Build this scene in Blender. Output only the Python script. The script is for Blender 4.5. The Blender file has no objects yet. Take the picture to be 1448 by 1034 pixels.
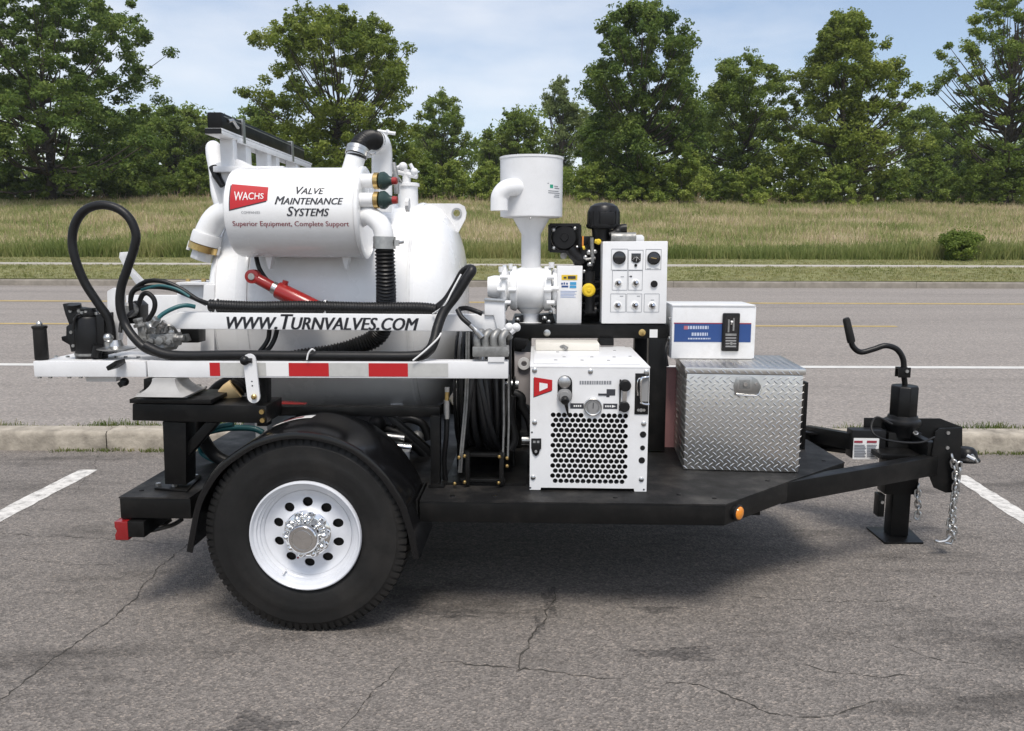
import bpy, bmesh, math, random
import numpy as np
from math import sin, cos, pi, radians, sqrt, atan2, tan, asin
from mathutils import Vector, Matrix, geometry
random.seed(7); RNG = np.random.default_rng(7)
S = bpy.context.scene; COL = S.collection

# ---------------------------------------------------------------- camera, sky, sun, exposure
CAM_H, PITCH, ROLL, FPX = 1.5, radians(8.02), radians(0.18), 1150.0
cam = bpy.data.objects.new('camera', bpy.data.cameras.new('camera')); COL.objects.link(cam); S.camera = cam
cam.data.sensor_width = 36; cam.data.lens = FPX/1448*36; cam.data.clip_end = 2000
_f = Vector((0, cos(PITCH), -sin(PITCH))); _u = Vector((0, sin(PITCH), cos(PITCH))); _r = Vector((1, 0, 0))
_r2 = _r*cos(ROLL) + _u*sin(ROLL); _u2 = _u*cos(ROLL) - _r*sin(ROLL)
_m = Matrix((_r2, _u2, -_f)).transposed().to_4x4(); _m.translation = Vector((0, 0, CAM_H)); cam.matrix_world = _m
SUN_DIR = Vector((0.04, -0.47, 0.86)).normalized()
w = bpy.data.worlds.new('World'); S.world = w; w.use_nodes = True
nt = w.node_tree; nt.nodes.clear()
def N(t, k, **kw):
    n = t.nodes.new(k)
    for a, v in kw.items(): setattr(n, a, v)
    return n
sky = N(nt, 'ShaderNodeTexSky', sky_type='NISHITA', sun_disc=False, sun_elevation=asin(SUN_DIR.z),
        sun_rotation=atan2(SUN_DIR.x, SUN_DIR.y), air_density=1.0, dust_density=1.3, ozone_density=1.4)
tc = N(nt, 'ShaderNodeTexCoord'); mp = N(nt, 'ShaderNodeMapping'); mp.inputs['Scale'].default_value = (1.0, 1.0, 3.2)
mp.inputs['Location'].default_value = (0.35, 0.2, 0.1)
nz = N(nt, 'ShaderNodeTexNoise'); nz.inputs['Scale'].default_value = 1.7; nz.inputs['Detail'].default_value = 7; nz.inputs['Roughness'].default_value = .55
cr = N(nt, 'ShaderNodeValToRGB'); cr.color_ramp.elements[0].position = .38; cr.color_ramp.elements[1].position = .72
cr.color_ramp.elements[0].color = (.13, .13, .13, 1); cr.color_ramp.elements[1].color = (.85, .85, .85, 1)
mx = N(nt, 'ShaderNodeMix', data_type='RGBA'); mx.inputs['B'].default_value = (6.9, 6.9, 7.0, 1)
bg = N(nt, 'ShaderNodeBackground'); bg.inputs['Strength'].default_value = .12
ow = N(nt, 'ShaderNodeOutputWorld')
L = nt.links.new
L(tc.outputs['Generated'], mp.inputs[0]); L(mp.outputs[0], nz.inputs['Vector']); L(nz.outputs[0], cr.inputs[0])
L(cr.outputs[0], mx.inputs['Factor']); L(sky.outputs[0], mx.inputs['A']); L(mx.outputs['Result'], bg.inputs[0]); L(bg.outputs[0], ow.inputs[0])
sun = bpy.data.objects.new('sun', bpy.data.lights.new('sun', 'SUN')); COL.objects.link(sun)
sun.data.energy = 2.3; sun.data.angle = radians(19); sun.data.color = (1, .94, .86)
sun.rotation_euler = (-SUN_DIR).to_track_quat('-Z', 'Y').to_euler(); sun.location = (0, 0, 30)
vs = S.view_settings; vs.view_transform = 'Standard'; vs.look = 'None'; vs.exposure = 0.42; vs.gamma = 1
try: vs.use_curve_mapping = False
except Exception: pass

# ---------------------------------------------------------------- measuring: trailer frame (x forward, y away, z up) rotated a little from the street
TH = radians(1.7); W0 = Vector((-0.8, 3.07, 0)); TX = Vector((cos(TH), -sin(TH), 0)); TY = Vector((sin(TH), cos(TH), 0))
C0 = Vector((0, 0, CAM_H))
def _ray(px, py): return _f + _r2*((px-724)/FPX) - _u2*((py-517)/FPX)
def _toT(p): d = p-W0; return Vector((d.dot(TX), d.dot(TY), d.z))
def at(px, py, y):                      # point measured on the plane at depth y of the trailer frame
    r = _ray(px, py); t = (y-(C0-W0).dot(TY))/r.dot(TY); return _toT(C0+r*t)
def on(px, py, z):                      # point measured on a level plane
    r = _ray(px, py); t = (z-CAM_H)/r.z; return _toT(C0+r*t)
def world_at(px, py, Y):                # street frame: point at distance Y
    r = _ray(px, py); return C0 + r*(Y/r.y)
def pts(l): return [at(*p) for p in l]

# ---------------------------------------------------------------- materials
MATS = {}
def mat(name, col, rough=.5, metal=0., bump=0., bscale=60., var=.0, vscale=6., coat=0., trans=0., spec=.5, alpha=None, bdist=.002, detail=4, dust=None):
    if name in MATS: return MATS[name]
    m = bpy.data.materials.new(name); m.use_nodes = True; t = m.node_tree; b = t.nodes['Principled BSDF']
    b.inputs['Base Color'].default_value = (*col, 1); b.inputs['Roughness'].default_value = rough; b.inputs['Metallic'].default_value = metal
    b.inputs['Specular IOR Level'].default_value = spec
    if coat: b.inputs['Coat Weight'].default_value = coat; b.inputs['Coat Roughness'].default_value = .08
    if trans: b.inputs['Transmission Weight'].default_value = trans
    tcn = N(t, 'ShaderNodeTexCoord')
    if var:
        n = N(t, 'ShaderNodeTexNoise'); n.inputs['Scale'].default_value = vscale; n.inputs['Detail'].default_value = 5; n.inputs['Roughness'].default_value = .62
        t.links.new(tcn.outputs['Object'], n.inputs['Vector'])
        r = N(t, 'ShaderNodeMapRange'); r.inputs['From Min'].default_value = .3; r.inputs['From Max'].default_value = .7
        r.inputs['To Min'].default_value = 1-var; r.inputs['To Max'].default_value = 1+var*.5
        t.links.new(n.outputs[0], r.inputs[0])
        v = N(t, 'ShaderNodeVectorMath', operation='SCALE'); v.inputs[0].default_value = col
        t.links.new(r.outputs[0], v.inputs['Scale']); t.links.new(v.outputs[0], b.inputs['Base Color'])
        r2 = N(t, 'ShaderNodeMapRange'); r2.inputs['From Min'].default_value = .3; r2.inputs['From Max'].default_value = .7
        r2.inputs['To Min'].default_value = min(1, rough*1.25); r2.inputs['To Max'].default_value = rough*.8
        t.links.new(n.outputs[0], r2.inputs[0]); t.links.new(r2.outputs[0], b.inputs['Roughness'])
    if dust:
        dc, amt, dsc = dust; nd = N(t, 'ShaderNodeTexNoise'); nd.inputs['Scale'].default_value = dsc; nd.inputs['Detail'].default_value = 9; nd.inputs['Roughness'].default_value = .7
        t.links.new(tcn.outputs['Object'], nd.inputs['Vector']); rd = N(t, 'ShaderNodeMapRange'); rd.inputs[1].default_value = .48; rd.inputs[2].default_value = .74; rd.inputs[4].default_value = amt
        t.links.new(nd.outputs[0], rd.inputs[0]); mxd = N(t, 'ShaderNodeMix', data_type='RGBA'); mxd.inputs['B'].default_value = (*dc, 1); mxd.inputs['A'].default_value = (*col, 1)
        t.links.new(rd.outputs[0], mxd.inputs['Factor']); src = b.inputs['Base Color'].links
        if src: t.links.new(src[0].from_socket, mxd.inputs['A'])
        t.links.new(mxd.outputs['Result'], b.inputs['Base Color'])
    if bump:
        n2 = N(t, 'ShaderNodeTexNoise'); n2.inputs['Scale'].default_value = bscale; n2.inputs['Detail'].default_value = detail
        t.links.new(tcn.outputs['Object'], n2.inputs['Vector'])
        bp = N(t, 'ShaderNodeBump'); bp.inputs['Strength'].default_value = bump; bp.inputs['Distance'].default_value = bdist
        t.links.new(n2.outputs[0], bp.inputs['Height']); t.links.new(bp.outputs[0], b.inputs['Normal'])
    MATS[name] = m; return m
WHITE = mat('white gloss paint', (.84, .845, .845), .26, var=.05, vscale=3, dust=((.52, .49, .44), .22, 2.6), coat=.35, bump=.05, bscale=18)
WHITE2 = mat('white satin paint', (.74, .745, .75), .42, dust=((.42, .40, .36), .35, 5), var=.09, vscale=9, bump=.08, bscale=40)
WHITEP = mat('white powder coat', (.77, .775, .78), .38, dust=((.45, .43, .40), .25, 4), var=.05, vscale=7, bump=.12, bscale=260)
BLACK = mat('black powder coat', (.006, .006, .006), .36, spec=.24, var=.3, vscale=9, bump=.15, bscale=160, dust=((.06, .056, .052), .16, 9))
DECKB = mat('black deck paint', (.0095, .0095, .010), .55, spec=.28, dust=((.075, .068, .06), .55, 5), var=.5, vscale=5, bump=.45, bscale=220)
BLACKS = mat('black satin plastic', (.008, .008, .0085), .40, spec=.32, var=.3, vscale=20, bump=.1, bscale=120)
FENDER = mat('black gloss fender', (.006, .006, .0065), .18, spec=.42, var=.3, vscale=6, bump=.05, bscale=30)
RUBBER = mat('tyre rubber', (.011, .0108, .0105), .60, spec=.30, var=.3, vscale=8, bump=.2, bscale=90, dust=((.06, .054, .048), .25, 5))
HOSE = mat('black hose rubber', (.009, .009, .0095), .42, spec=.34, var=.4, vscale=30, bump=.2, bscale=200)
RIMW = mat('white wheel enamel', (.66, .68, .72), .42, var=.08, vscale=12, coat=.3)
CHROME = mat('chrome', (.80, .80, .79), .10, 1., bump=.04, bscale=20)
STEEL = mat('zinc steel', (.55, .55, .54), .34, 1., var=.2, vscale=40)
CAST = mat('grey cast metal', (.30, .30, .29), .5, .7, var=.35, vscale=30, bump=.4, bscale=120)
ALU = mat('tread plate aluminium', (.70, .685, .655), .30, 1., var=.12, vscale=8, bump=.08, bscale=60)
BRASS = mat('brass', (.62, .44, .18), .33, 1., var=.2, vscale=40)
TAN = mat('tan plastic', (.62, .46, .24), .45)
RED = mat('red enamel', (.32, .016, .014), .3, var=.15, vscale=20, coat=.3)
REDT = mat('red reflective tape', (.46, .012, .016), .35)
SILT = mat('silver reflective tape', (.50, .50, .48), .4, var=.1, vscale=30)
REDL = mat('red lens', (.24, .010, .012), .15, coat=.5)
AMBER = mat('amber lens', (.75, .25, .02), .15, coat=.5)
YEL = mat('yellow plastic', (.72, .50, .02), .4)
GREEN = mat('dark green plastic', (.02, .045, .04), .4)
HOSET = mat('worn black hose', (.022, .022, .023), .36, var=.4, vscale=30, spec=.5)
TEAL = mat('teal hose', (.01, .09, .10), .4)
INK = mat('dark ink', (.035, .037, .045), .6)
INKG = mat('grey ink', (.22, .23, .25), .6)
INKR = mat('crimson ink', (.28, .03, .05), .6)
PAPER = mat('white vinyl', (.78, .78, .77), .45)
BLUE = mat('blue vinyl', (.022, .065, .22), .4)
CYAN = mat('light blue ink', (.05, .30, .55), .5)
DGLASS = mat('dark gauge face', (.015, .015, .017), .12, coat=.6)
GREY = mat('grey plastic', (.25, .25, .25), .5)
PINK = mat('faded red panel', (.58, .30, .29), .5, var=.15)

# ---------------------------------------------------------------- things and parts
def wmat(b):
    b = Vector(b); p = W0 + TX*b.x + TY*b.y + Vector((0, 0, b.z))
    return Matrix.Translation(p) @ Matrix.Rotation(-TH, 4, 'Z')
def thing(name, label, cat, base=(0, 0, 0), group=None):
    o = bpy.data.objects.new(name, None); COL.objects.link(o); o.empty_display_size = .1
    o.matrix_world = wmat(base); o['label'] = label; o['category'] = cat
    if group: o['group'] = group
    BASE[o.name] = Vector(base); return o
BASE = {}
def root(o):
    while o.parent: o = o.parent
    return o
class MB:
    def __init__(s): s.v = []; s.f = []
    def add(s, vs, fs):
        n = len(s.v); s.v += [tuple(v) for v in vs]; s.f += [tuple(i+n for i in f) for f in fs]; return s
    def box(s, a, b):
        x0, x1 = sorted((a[0], b[0])); y0, y1 = sorted((a[1], b[1])); z0, z1 = sorted((a[2], b[2]))
        return s.add([(x, y, z) for z in (z0, z1) for y in (y0, y1) for x in (x0, x1)],
              [(0, 2, 3, 1), (4, 5, 7, 6), (0, 1, 5, 4), (2, 6, 7, 3), (0, 4, 6, 2), (1, 3, 7, 5)])
    def pbox(s, x0, y0, x1, y1, d0, d1):     # measured rectangle at depth d0, reaching back to d1
        a = at(x0, y1, d0); b = at(x1, y0, d0); return s.box((a.x, d0, a.z), (b.x, d1, b.z))
    def beam(s, p, q, wd, ht, up=(0, 0, 1)):
        p = Vector(p); q = Vector(q); d = (q-p).normalized(); u = Vector(up); sd = d.cross(u).normalized(); u = sd.cross(d).normalized()
        o = []
        for c in (p, q):
            for a, b in ((-1, -1), (1, -1), (1, 1), (-1, 1)): o.append(c + sd*(a*wd/2) + u*(b*ht/2))
        return s.add(o, [(3, 2, 1, 0), (4, 5, 6, 7), (0, 1, 5, 4), (1, 2, 6, 5), (2, 3, 7, 6), (3, 0, 4, 7)])
    def prism(s, poly, d0, d1, axis='y'):    # polygon in xz pushed along y, or in xy pushed along z, or yz along x
        n = len(poly)
        def P3(p, d):
            return (p[0], d, p[1]) if axis == 'y' else (p[0], p[1], d) if axis == 'z' else (d, p[0], p[1])
        v = [P3(p, d0) for p in poly] + [P3(p, d1) for p in poly]
        return s.add(v, [tuple(range(n)), tuple(range(2*n-1, n-1, -1))] + [(i, i+n, (i+1) % n+n, (i+1) % n) for i in range(n)])
    def pprism(s, pl, d0, d1):
        return s.prism([(at(x, y, d0).x, at(x, y, d0).z) for x, y in pl], d0, d1)
    def tube(s, P, r, n=12, caps=True, closed=False):
        P = [Vector(p) for p in P]; m = len(P)
        R = r if hasattr(r, '__len__') else [r]*m
        T = []
        for i in range(m):
            a = P[(i-1) % m] if (closed or i) else P[0]; b = P[(i+1) % m] if (closed or i < m-1) else P[-1]
            T.append((b-a).normalized())
        u = T[0].orthogonal().normalized(); o = []
        for i in range(m):
            u = (u - T[i]*u.dot(T[i])).normalized(); v = T[i].cross(u)
            for k in range(n):
                a = 2*pi*k/n; o.append(P[i] + (u*cos(a)+v*sin(a))*R[i])
        f = []
        for i in range(m if closed else m-1):
            j = (i+1) % m
            for k in range(n): f.append((i*n+k, i*n+(k+1) % n, j*n+(k+1) % n, j*n+k))
        if caps and not closed: f += [tuple(range(n-1, -1, -1)), tuple((m-1)*n+k for k in range(n))]
        return s.add(o, f)
    def lathe(s, prof, o, ax, n=24, caps=True):   # prof: (distance along axis, radius)
        o = Vector(o); ax = Vector(ax).normalized(); u = ax.orthogonal().normalized(); v = ax.cross(u); V = []
        for a, r in prof:
            for k in range(n):
                t = 2*pi*k/n; V.append(o + ax*a + (u*cos(t)+v*sin(t))*max(r, 1e-5))
        f = []
        for i in range(len(prof)-1):
            for k in range(n): f.append((i*n+k, i*n+(k+1) % n, (i+1)*n+(k+1) % n, (i+1)*n+k))
        if caps: f += [tuple(range(n-1, -1, -1)), tuple((len(prof)-1)*n+k for k in range(n))]
        return s.add(V, f)
    def cyl(s, p, q, r, n=20, r2=None):
        p = Vector(p); q = Vector(q); return s.lathe([(0, r), ((q-p).length, r if r2 is None else r2)], p, q-p, n)
    def ball(s, c, r, n=14, sz=1.):
        return s.lathe([(-r*sz*cos(pi*i/8), r*sin(pi*i/8)) for i in range(9)], c, (0, 0, 1), n, False)
    def make(s, name, m, parent=None, bev=0., ang=35, seg=2, base=None, kind=None, label=None, xf=None):
        me = bpy.data.meshes.new(name)
        b = base if base is not None else (BASE[root(parent).name] if parent else Vector((0, 0, 0)))
        me.from_pydata([(v[0]-b[0], v[1]-b[1], v[2]-b[2]) for v in s.v], [], s.f)
        bm = bmesh.new(); bm.from_mesh(me); bmesh.ops.recalc_face_normals(bm, faces=bm.faces)
        if bev:
            es = [e for e in bm.edges if len(e.link_faces) == 2 and e.calc_face_angle(0) > radians(ang)]
            bmesh.ops.bevel(bm, geom=es, offset=bev, segments=seg, affect='EDGES', profile=.6, clamp_overlap=True)
        bm.to_mesh(me); bm.free()
        me.polygons.foreach_set('use_smooth', [True]*len(me.polygons)); me.set_sharp_from_angle(angle=radians(ang))
        me.materials.append(m)
        o = bpy.data.objects.new(name, me); COL.objects.link(o)
        if parent: o.parent = parent
        if kind: o['kind'] = kind
        if label: o['label'] = label
        return o
def spline(P, n=8, closed=False):
    P = [Vector(p) for p in P]; m = len(P); o = []
    for i in range(m if closed else m-1):
        g = (lambda k: P[k % m]) if closed else (lambda k: P[max(0, min(m-1, k))])
        a, b, c, d = g(i-1), g(i), g(i+1), g(i+2)
        for k in range(n):
            t = k/n; o.append(.5*((2*b)+(c-a)*t+(2*a-5*b+4*c-d)*t*t+(-a+3*b-3*c+d)*t**3))
    if not closed: o.append(P[-1])
    return o
def resample(P, step):
    o = [P[0]]; acc = 0
    for i in range(len(P)-1):
        a, b = P[i], P[i+1]; l = (b-a).length; d = step-acc
        while d <= l: o.append(a+(b-a)*(d/l)); d += step
        acc = l-(d-step)
    return o
def corr(M, P, r, pitch=.009, n=18, depth=.1):     # corrugated hose
    Q = resample(spline(P, 14), pitch/4)
    return M.tube(Q, [r*(1-depth*(.5+.5*cos(2*pi*i/4))) for i in range(len(Q))], n)
def one(o, label, cat, group=None):
    o['label'] = label; o['category'] = cat
    if group: o['group'] = group
    return o
def lone(M, name, m, label, cat, base, bev=0, group=None, **k):    # a thing that is one mesh
    o = M.make(name, m, None, bev, base=Vector(base), **k); o.matrix_world = wmat(base); BASE[o.name] = Vector(base)
    return one(o, label, cat, group)
def plate_holes(outline, holes, d0, d1, fmap, extra=()):
    vs = []; es = []
    for loop in [outline]+list(holes)+list(extra):
        n = len(vs); vs += [Vector(p) for p in loop]; es += [(n+i, n+(i+1) % len(loop)) for i in range(len(loop))]
    V, E, Fc, *_ = geometry.delaunay_2d_cdt(vs, es, [], 0, 1e-6)
    cs = [(sum((Vector(p) for p in h), Vector((0, 0)))/len(h), max((Vector(p)-Vector(h[0])).length for p in h), h) for h in holes]
    def inside(p, poly):
        c = False; n = len(poly); j = n-1
        for i in range(n):
            if (poly[i][1] > p.y) != (poly[j][1] > p.y) and p.x < (poly[j][0]-poly[i][0])*(p.y-poly[i][1])/(poly[j][1]-poly[i][1])+poly[i][0]: c = not c
            j = i
        return c
    keep = []
    for f in Fc:
        p = sum((V[i] for i in f), Vector((0, 0)))/len(f)
        if not inside(p, outline): continue
        if any((p-c).length < r and inside(p, h) for c, r, h in cs): continue
        keep.append(tuple(f))
    M = MB(); n = len(V); edge = {}
    for f in keep:
        for i in range(3):
            e = (f[i], f[(i+1) % 3]); edge[e] = 1
    side = [(a, b) for a, b in edge if (b, a) not in edge]
    M.add([fmap(v.x, v.y, d0) for v in V]+[fmap(v.x, v.y, d1) for v in V],
          keep+[tuple(i+n for i in reversed(f)) for f in keep]+[(b, a, a+n, b+n) for a, b in side])
    used = sorted({i for f in M.f for i in f}); re = {k: i for i, k in enumerate(used)}
    M.v = [M.v[i] for i in used]; M.f = [tuple(re[i] for i in f) for f in M.f]
    return M
def ngon(cx, cy, r, n=12, ry=None, a0=0):
    return [(cx+r*cos(a0+2*pi*i/n), cy+(ry or r)*sin(a0+2*pi*i/n)) for i in range(n)]
def text2d(body, size, shear=0., caps=False, offset=0., sx=1., bold=0.):
    c = bpy.data.curves.new('t', 'FONT'); c.body = body; c.size = size; c.shear = shear; c.offset = offset
    c.align_x = 'CENTER'; c.align_y = 'CENTER'; c.resolution_u = 3
    if caps:
        c.small_caps_scale = .8
        for i, ch in enumerate(body):
            if ch.islower(): c.body_format[i].use_small_caps = True
    o = bpy.data.objects.new('t', c); COL.objects.link(o); dg = bpy.context.evaluated_depsgraph_get(); dg.update()
    me = bpy.data.meshes.new_from_object(o.evaluated_get(dg)); V = [(v.co.x*sx, v.co.y) for v in me.vertices]; F = [tuple(p.vertices) for p in me.polygons]
    bpy.data.objects.remove(o); bpy.data.curves.remove(c); bpy.data.meshes.remove(me)
    if bold:
        n = len(V); V0, F0 = list(V), list(F)
        for k, d in enumerate((-bold, bold)): V = V+[(a+d, b) for a, b in V0]; F = F+[tuple(i+n*(k+1) for i in f) for f in F0]
    x = [v[0] for v in V]; y = [v[1] for v in V]; cx = (min(x)+max(x))/2; cy = (min(y)+max(y))/2
    return [(a-cx, b-cy) for a, b in V], F, max(x)-min(x), max(y)-min(y)
def text_fit(M, body, wd, f, **k):                 # text scaled to a width, laid on the surface f(u,v)
    V, F, W, H = text2d(body, 1., **k); s = wd/W; hs = k.get('hs', 1)
    M.add([f(a*s, b*s) for a, b in V], F); return H*s
def flat(c, y):                                    # surface facing the camera side of the trailer
    return lambda u, v: (c[0]+u, y, c[1]+v)
def frect(px0, py0, px1, py1, y, th=.0015):        # thin flat decal, measured
    return MB().pbox(px0, py0, px1, py1, y-th, y+.0005)
def fdisc(px, py, rpx, y, proud, n=20):
    c = at(px, py, y); r = (at(px+rpx, py, y)-c).length; return MB().cyl((c.x, y+.002, c.z), (c.x, y-proud, c.z), r, n)

# ---------------------------------------------------------------- setting materials
def ramp(t, stops):
    r = N(t, 'ShaderNodeValToRGB'); e = r.color_ramp.elements
    while len(e) < len(stops): e.new(.5)
    for k, (p, c) in enumerate(stops): e[k].position = p; e[k].color = (*c, 1)
    return r
def asphalt(name, base, big, speck, bump, cells=95., mps=(.55, 1.7, 1)):
    m = bpy.data.materials.new(name); m.use_nodes = True; t = m.node_tree; b = t.nodes['Principled BSDF']; l = t.links.new
    b.inputs['Roughness'].default_value = .85; b.inputs['Specular IOR Level'].default_value = .35
    tcn = N(t, 'ShaderNodeTexCoord'); o = tcn.outputs['Object']
    mpn = N(t, 'ShaderNodeMapping'); mpn.inputs['Scale'].default_value = mps; l(o, mpn.inputs[0])
    n1 = N(t, 'ShaderNodeTexNoise'); n1.inputs['Scale'].default_value = 1.5; n1.inputs['Detail'].default_value = 8; n1.inputs['Roughness'].default_value = .68; l(mpn.outputs[0], n1.inputs['Vector'])
    r1 = ramp(t, [(.33, (1-big,)*3), (.47, (.93,)*3), (.62, (1.0,)*3), (.78, (1+big*.35,)*3)]); l(n1.outputs[0], r1.inputs[0])
    vo = N(t, 'ShaderNodeTexVoronoi'); vo.inputs['Scale'].default_value = cells; l(o, vo.inputs['Vector'])
    sp = N(t, 'ShaderNodeSeparateColor'); l(vo.outputs['Color'], sp.inputs[0])
    r2 = ramp(t, [(0., (1-speck,)*3), (.55, (1.,)*3), (.86, (1+speck*.6, 1+speck*.55, 1+speck*.5)), (1., (1+speck*1.7, 1+speck*1.5, 1+speck*1.3))]); l(sp.outputs[0], r2.inputs[0])
    n3 = N(t, 'ShaderNodeTexNoise'); n3.inputs['Scale'].default_value = 28; n3.inputs['Detail'].default_value = 6; n3.inputs['Roughness'].default_value = .7; l(o, n3.inputs['Vector'])
    r3 = ramp(t, [(.3, (.78,)*3), (.7, (1.18,)*3)]); l(n3.outputs[0], r3.inputs[0])
    a = N(t, 'ShaderNodeMix', data_type='RGBA', blend_type='MULTIPLY'); a.inputs['Factor'].default_value = 1; a.inputs['A'].default_value = (*base, 1); l(r1.outputs[0], a.inputs['B'])
    c = N(t, 'ShaderNodeMix', data_type='RGBA', blend_type='MULTIPLY'); c.inputs['Factor'].default_value = 1; l(a.outputs['Result'], c.inputs['A']); l(r2.outputs[0], c.inputs['B'])
    d = N(t, 'ShaderNodeMix', data_type='RGBA', blend_type='MULTIPLY'); d.inputs['Factor'].default_value = 1; l(c.outputs['Result'], d.inputs['A']); l(r3.outputs[0], d.inputs['B'])
    l(d.outputs['Result'], b.inputs['Base Color'])
    ad = N(t, 'ShaderNodeMath', operation='ADD'); l(n3.outputs[0], ad.inputs[0]); l(vo.outputs['Distance'], ad.inputs[1])
    bp = N(t, 'ShaderNodeBump'); bp.inputs['Strength'].default_value = bump; bp.inputs['Distance'].default_value = .008; l(ad.outputs[0], bp.inputs['Height']); l(bp.outputs[0], b.inputs['Normal'])
    return m
def blades(name, stops, scale=.35, trans=.25):       # one colour per blade or leaf, drifting over the field
    m = bpy.data.materials.new(name); m.use_nodes = True; t = m.node_tree; b = t.nodes['Principled BSDF']; l = t.links.new
    g = N(t, 'ShaderNodeNewGeometry'); tcn = N(t, 'ShaderNodeTexCoord')
    n = N(t, 'ShaderNodeTexNoise'); n.inputs['Scale'].default_value = scale; n.inputs['Detail'].default_value = 4; l(tcn.outputs['Object'], n.inputs['Vector'])
    mr = N(t, 'ShaderNodeMapRange'); mr.inputs[1].default_value = .32; mr.inputs[2].default_value = .68; l(n.outputs[0], mr.inputs[0])
    mm = N(t, 'ShaderNodeMix', data_type='FLOAT'); mm.inputs['Factor'].default_value = .55; l(g.outputs['Random Per Island'], mm.inputs['A']); l(mr.outputs[0], mm.inputs['B'])
    r = ramp(t, stops); l(mm.outputs['Result'], r.inputs[0]); l(r.outputs[0], b.inputs['Base Color'])
    b.inputs['Roughness'].default_value = .6; b.inputs['Specular IOR Level'].default_value = .25
    if trans:
        tr = N(t, 'ShaderNodeBsdfTranslucent'); l(r.outputs[0], tr.inputs[0]); ms = N(t, 'ShaderNodeMixShader'); ms.inputs[0].default_value = trans
        l(b.outputs[0], ms.inputs[1]); l(tr.outputs[0], ms.inputs[2]); l(ms.outputs[0], t.nodes['Material Output'].inputs[0])
    return m
def fast(name, V, Fq, m, k=4):
    me = bpy.data.meshes.new(name); V = np.asarray(V, np.float32); Fq = np.asarray(Fq, np.int32)
    me.vertices.add(len(V)); me.vertices.foreach_set('co', V.ravel()); nf = len(Fq)
    me.loops.add(nf*k); me.loops.foreach_set('vertex_index', Fq.ravel()); me.polygons.add(nf)
    me.polygons.foreach_set('loop_start', np.arange(nf, dtype=np.int32)*k); me.polygons.foreach_set('loop_total', np.full(nf, k, np.int32))
    me.update(calc_edges=True); me.materials.append(m); o = bpy.data.objects.new(name, me); COL.objects.link(o); return o

# ---------------------------------------------------------------- ground
PROF = [(-80, 0), (5.9, 0), (6.6, .02), (10, .085), (13.5, .27), (17, .44), (20.5, .60), (20.7, .76), (24.5, 1.04), (26, 1.075), (28.5, 1.21),
        (34, 1.72), (42, 2.66), (52, 3.95), (62, 5.20), (75, 6.2), (110, 7.2), (200, 8.5), (700, 14)]
def gz(Y):
    return float(np.interp(Y, [p[0] for p in PROF], [p[1] for p in PROF]))
def sheet(name, ys, x0, x1, dz, m, nx=1, kind='structure', wob=0.):
    V = []; F_ = []
    for j, y in enumerate(ys):
        for i in range(nx+1):
            x = x0+(x1-x0)*i/nx; V.append((x, y, gz(y)+dz+(wob*sin(x*.21+y*.13)*min(1, max(0, (y-29)/8)) if wob else 0)))
    for j in range(len(ys)-1):
        for i in range(nx): a = j*(nx+1)+i; F_.append((a, a+1, a+nx+2, a+nx+1))
    M = MB(); M.add(V, F_); return M.make(name, m, kind=kind, ang=60)
GROUNDM = mat('field soil and thatch', (.17, .16, .07), .9, var=.4, vscale=1.2, bump=.6, bscale=20, bdist=.03)
LAWNM = mat('mown lawn', (.20, .20, .075), .9, var=.35, vscale=1.8, bump=.9, bscale=55, bdist=.02, detail=8)
sheet('ground', [-80, 5.9, 6.6, 10, 13.5, 17, 20.5, 20.6, 24.5, 26, 28.5, 34, 42, 52, 62, 75, 110, 200, 700], -700, 700, -.03, GROUNDM)
LOT = asphalt('weathered parking asphalt', (.205, .186, .169), .52, .36, .65, 125.)
ROADM = asphalt('road asphalt', (.275, .250, .228), .22, .22, .35, 60., (.06, .9, 1))
sheet('parking_lot', [-60, 5.97], -60, 60, 0, LOT)
sheet('road', [6.32, 10, 13.5, 17, 20.5], -300, 300, .004, ROADM)
sheet('lawn', [20.7, 24.5], -300, 300, .01, LAWNM); sheet('lawn', [26, 28.8], -300, 300, .01, LAWNM)
WALKM = mat('concrete walk', (.46, .43, .39), .85, var=.12, vscale=2, bump=.3, bscale=50)
CURBM = mat('weathered curb concrete', (.37, .33, .27), .9, var=.45, vscale=7, bump=.8, bscale=45, bdist=.006, detail=8)
CURBF = mat('road curb concrete', (.25, .225, .19), .9, var=.3, vscale=3, bump=.5, bscale=40)
walk = bpy.data.objects.new('sidewalk', None); COL.objects.link(walk); walk['kind'] = 'structure'
sl = MB().box((-.745, 24.5, -.05), (.745, 26, .035)).make('slab', WALKM, walk, bev=.01, base=(0, 0, 0)); sl.location = (-45*1.5, 0, gz(25.2)-.0)
for i in range(-44, 45):
    c = sl.copy(); COL.objects.link(c); c.parent = walk; c.location = (i*1.5, 0, gz(25.2))
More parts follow.
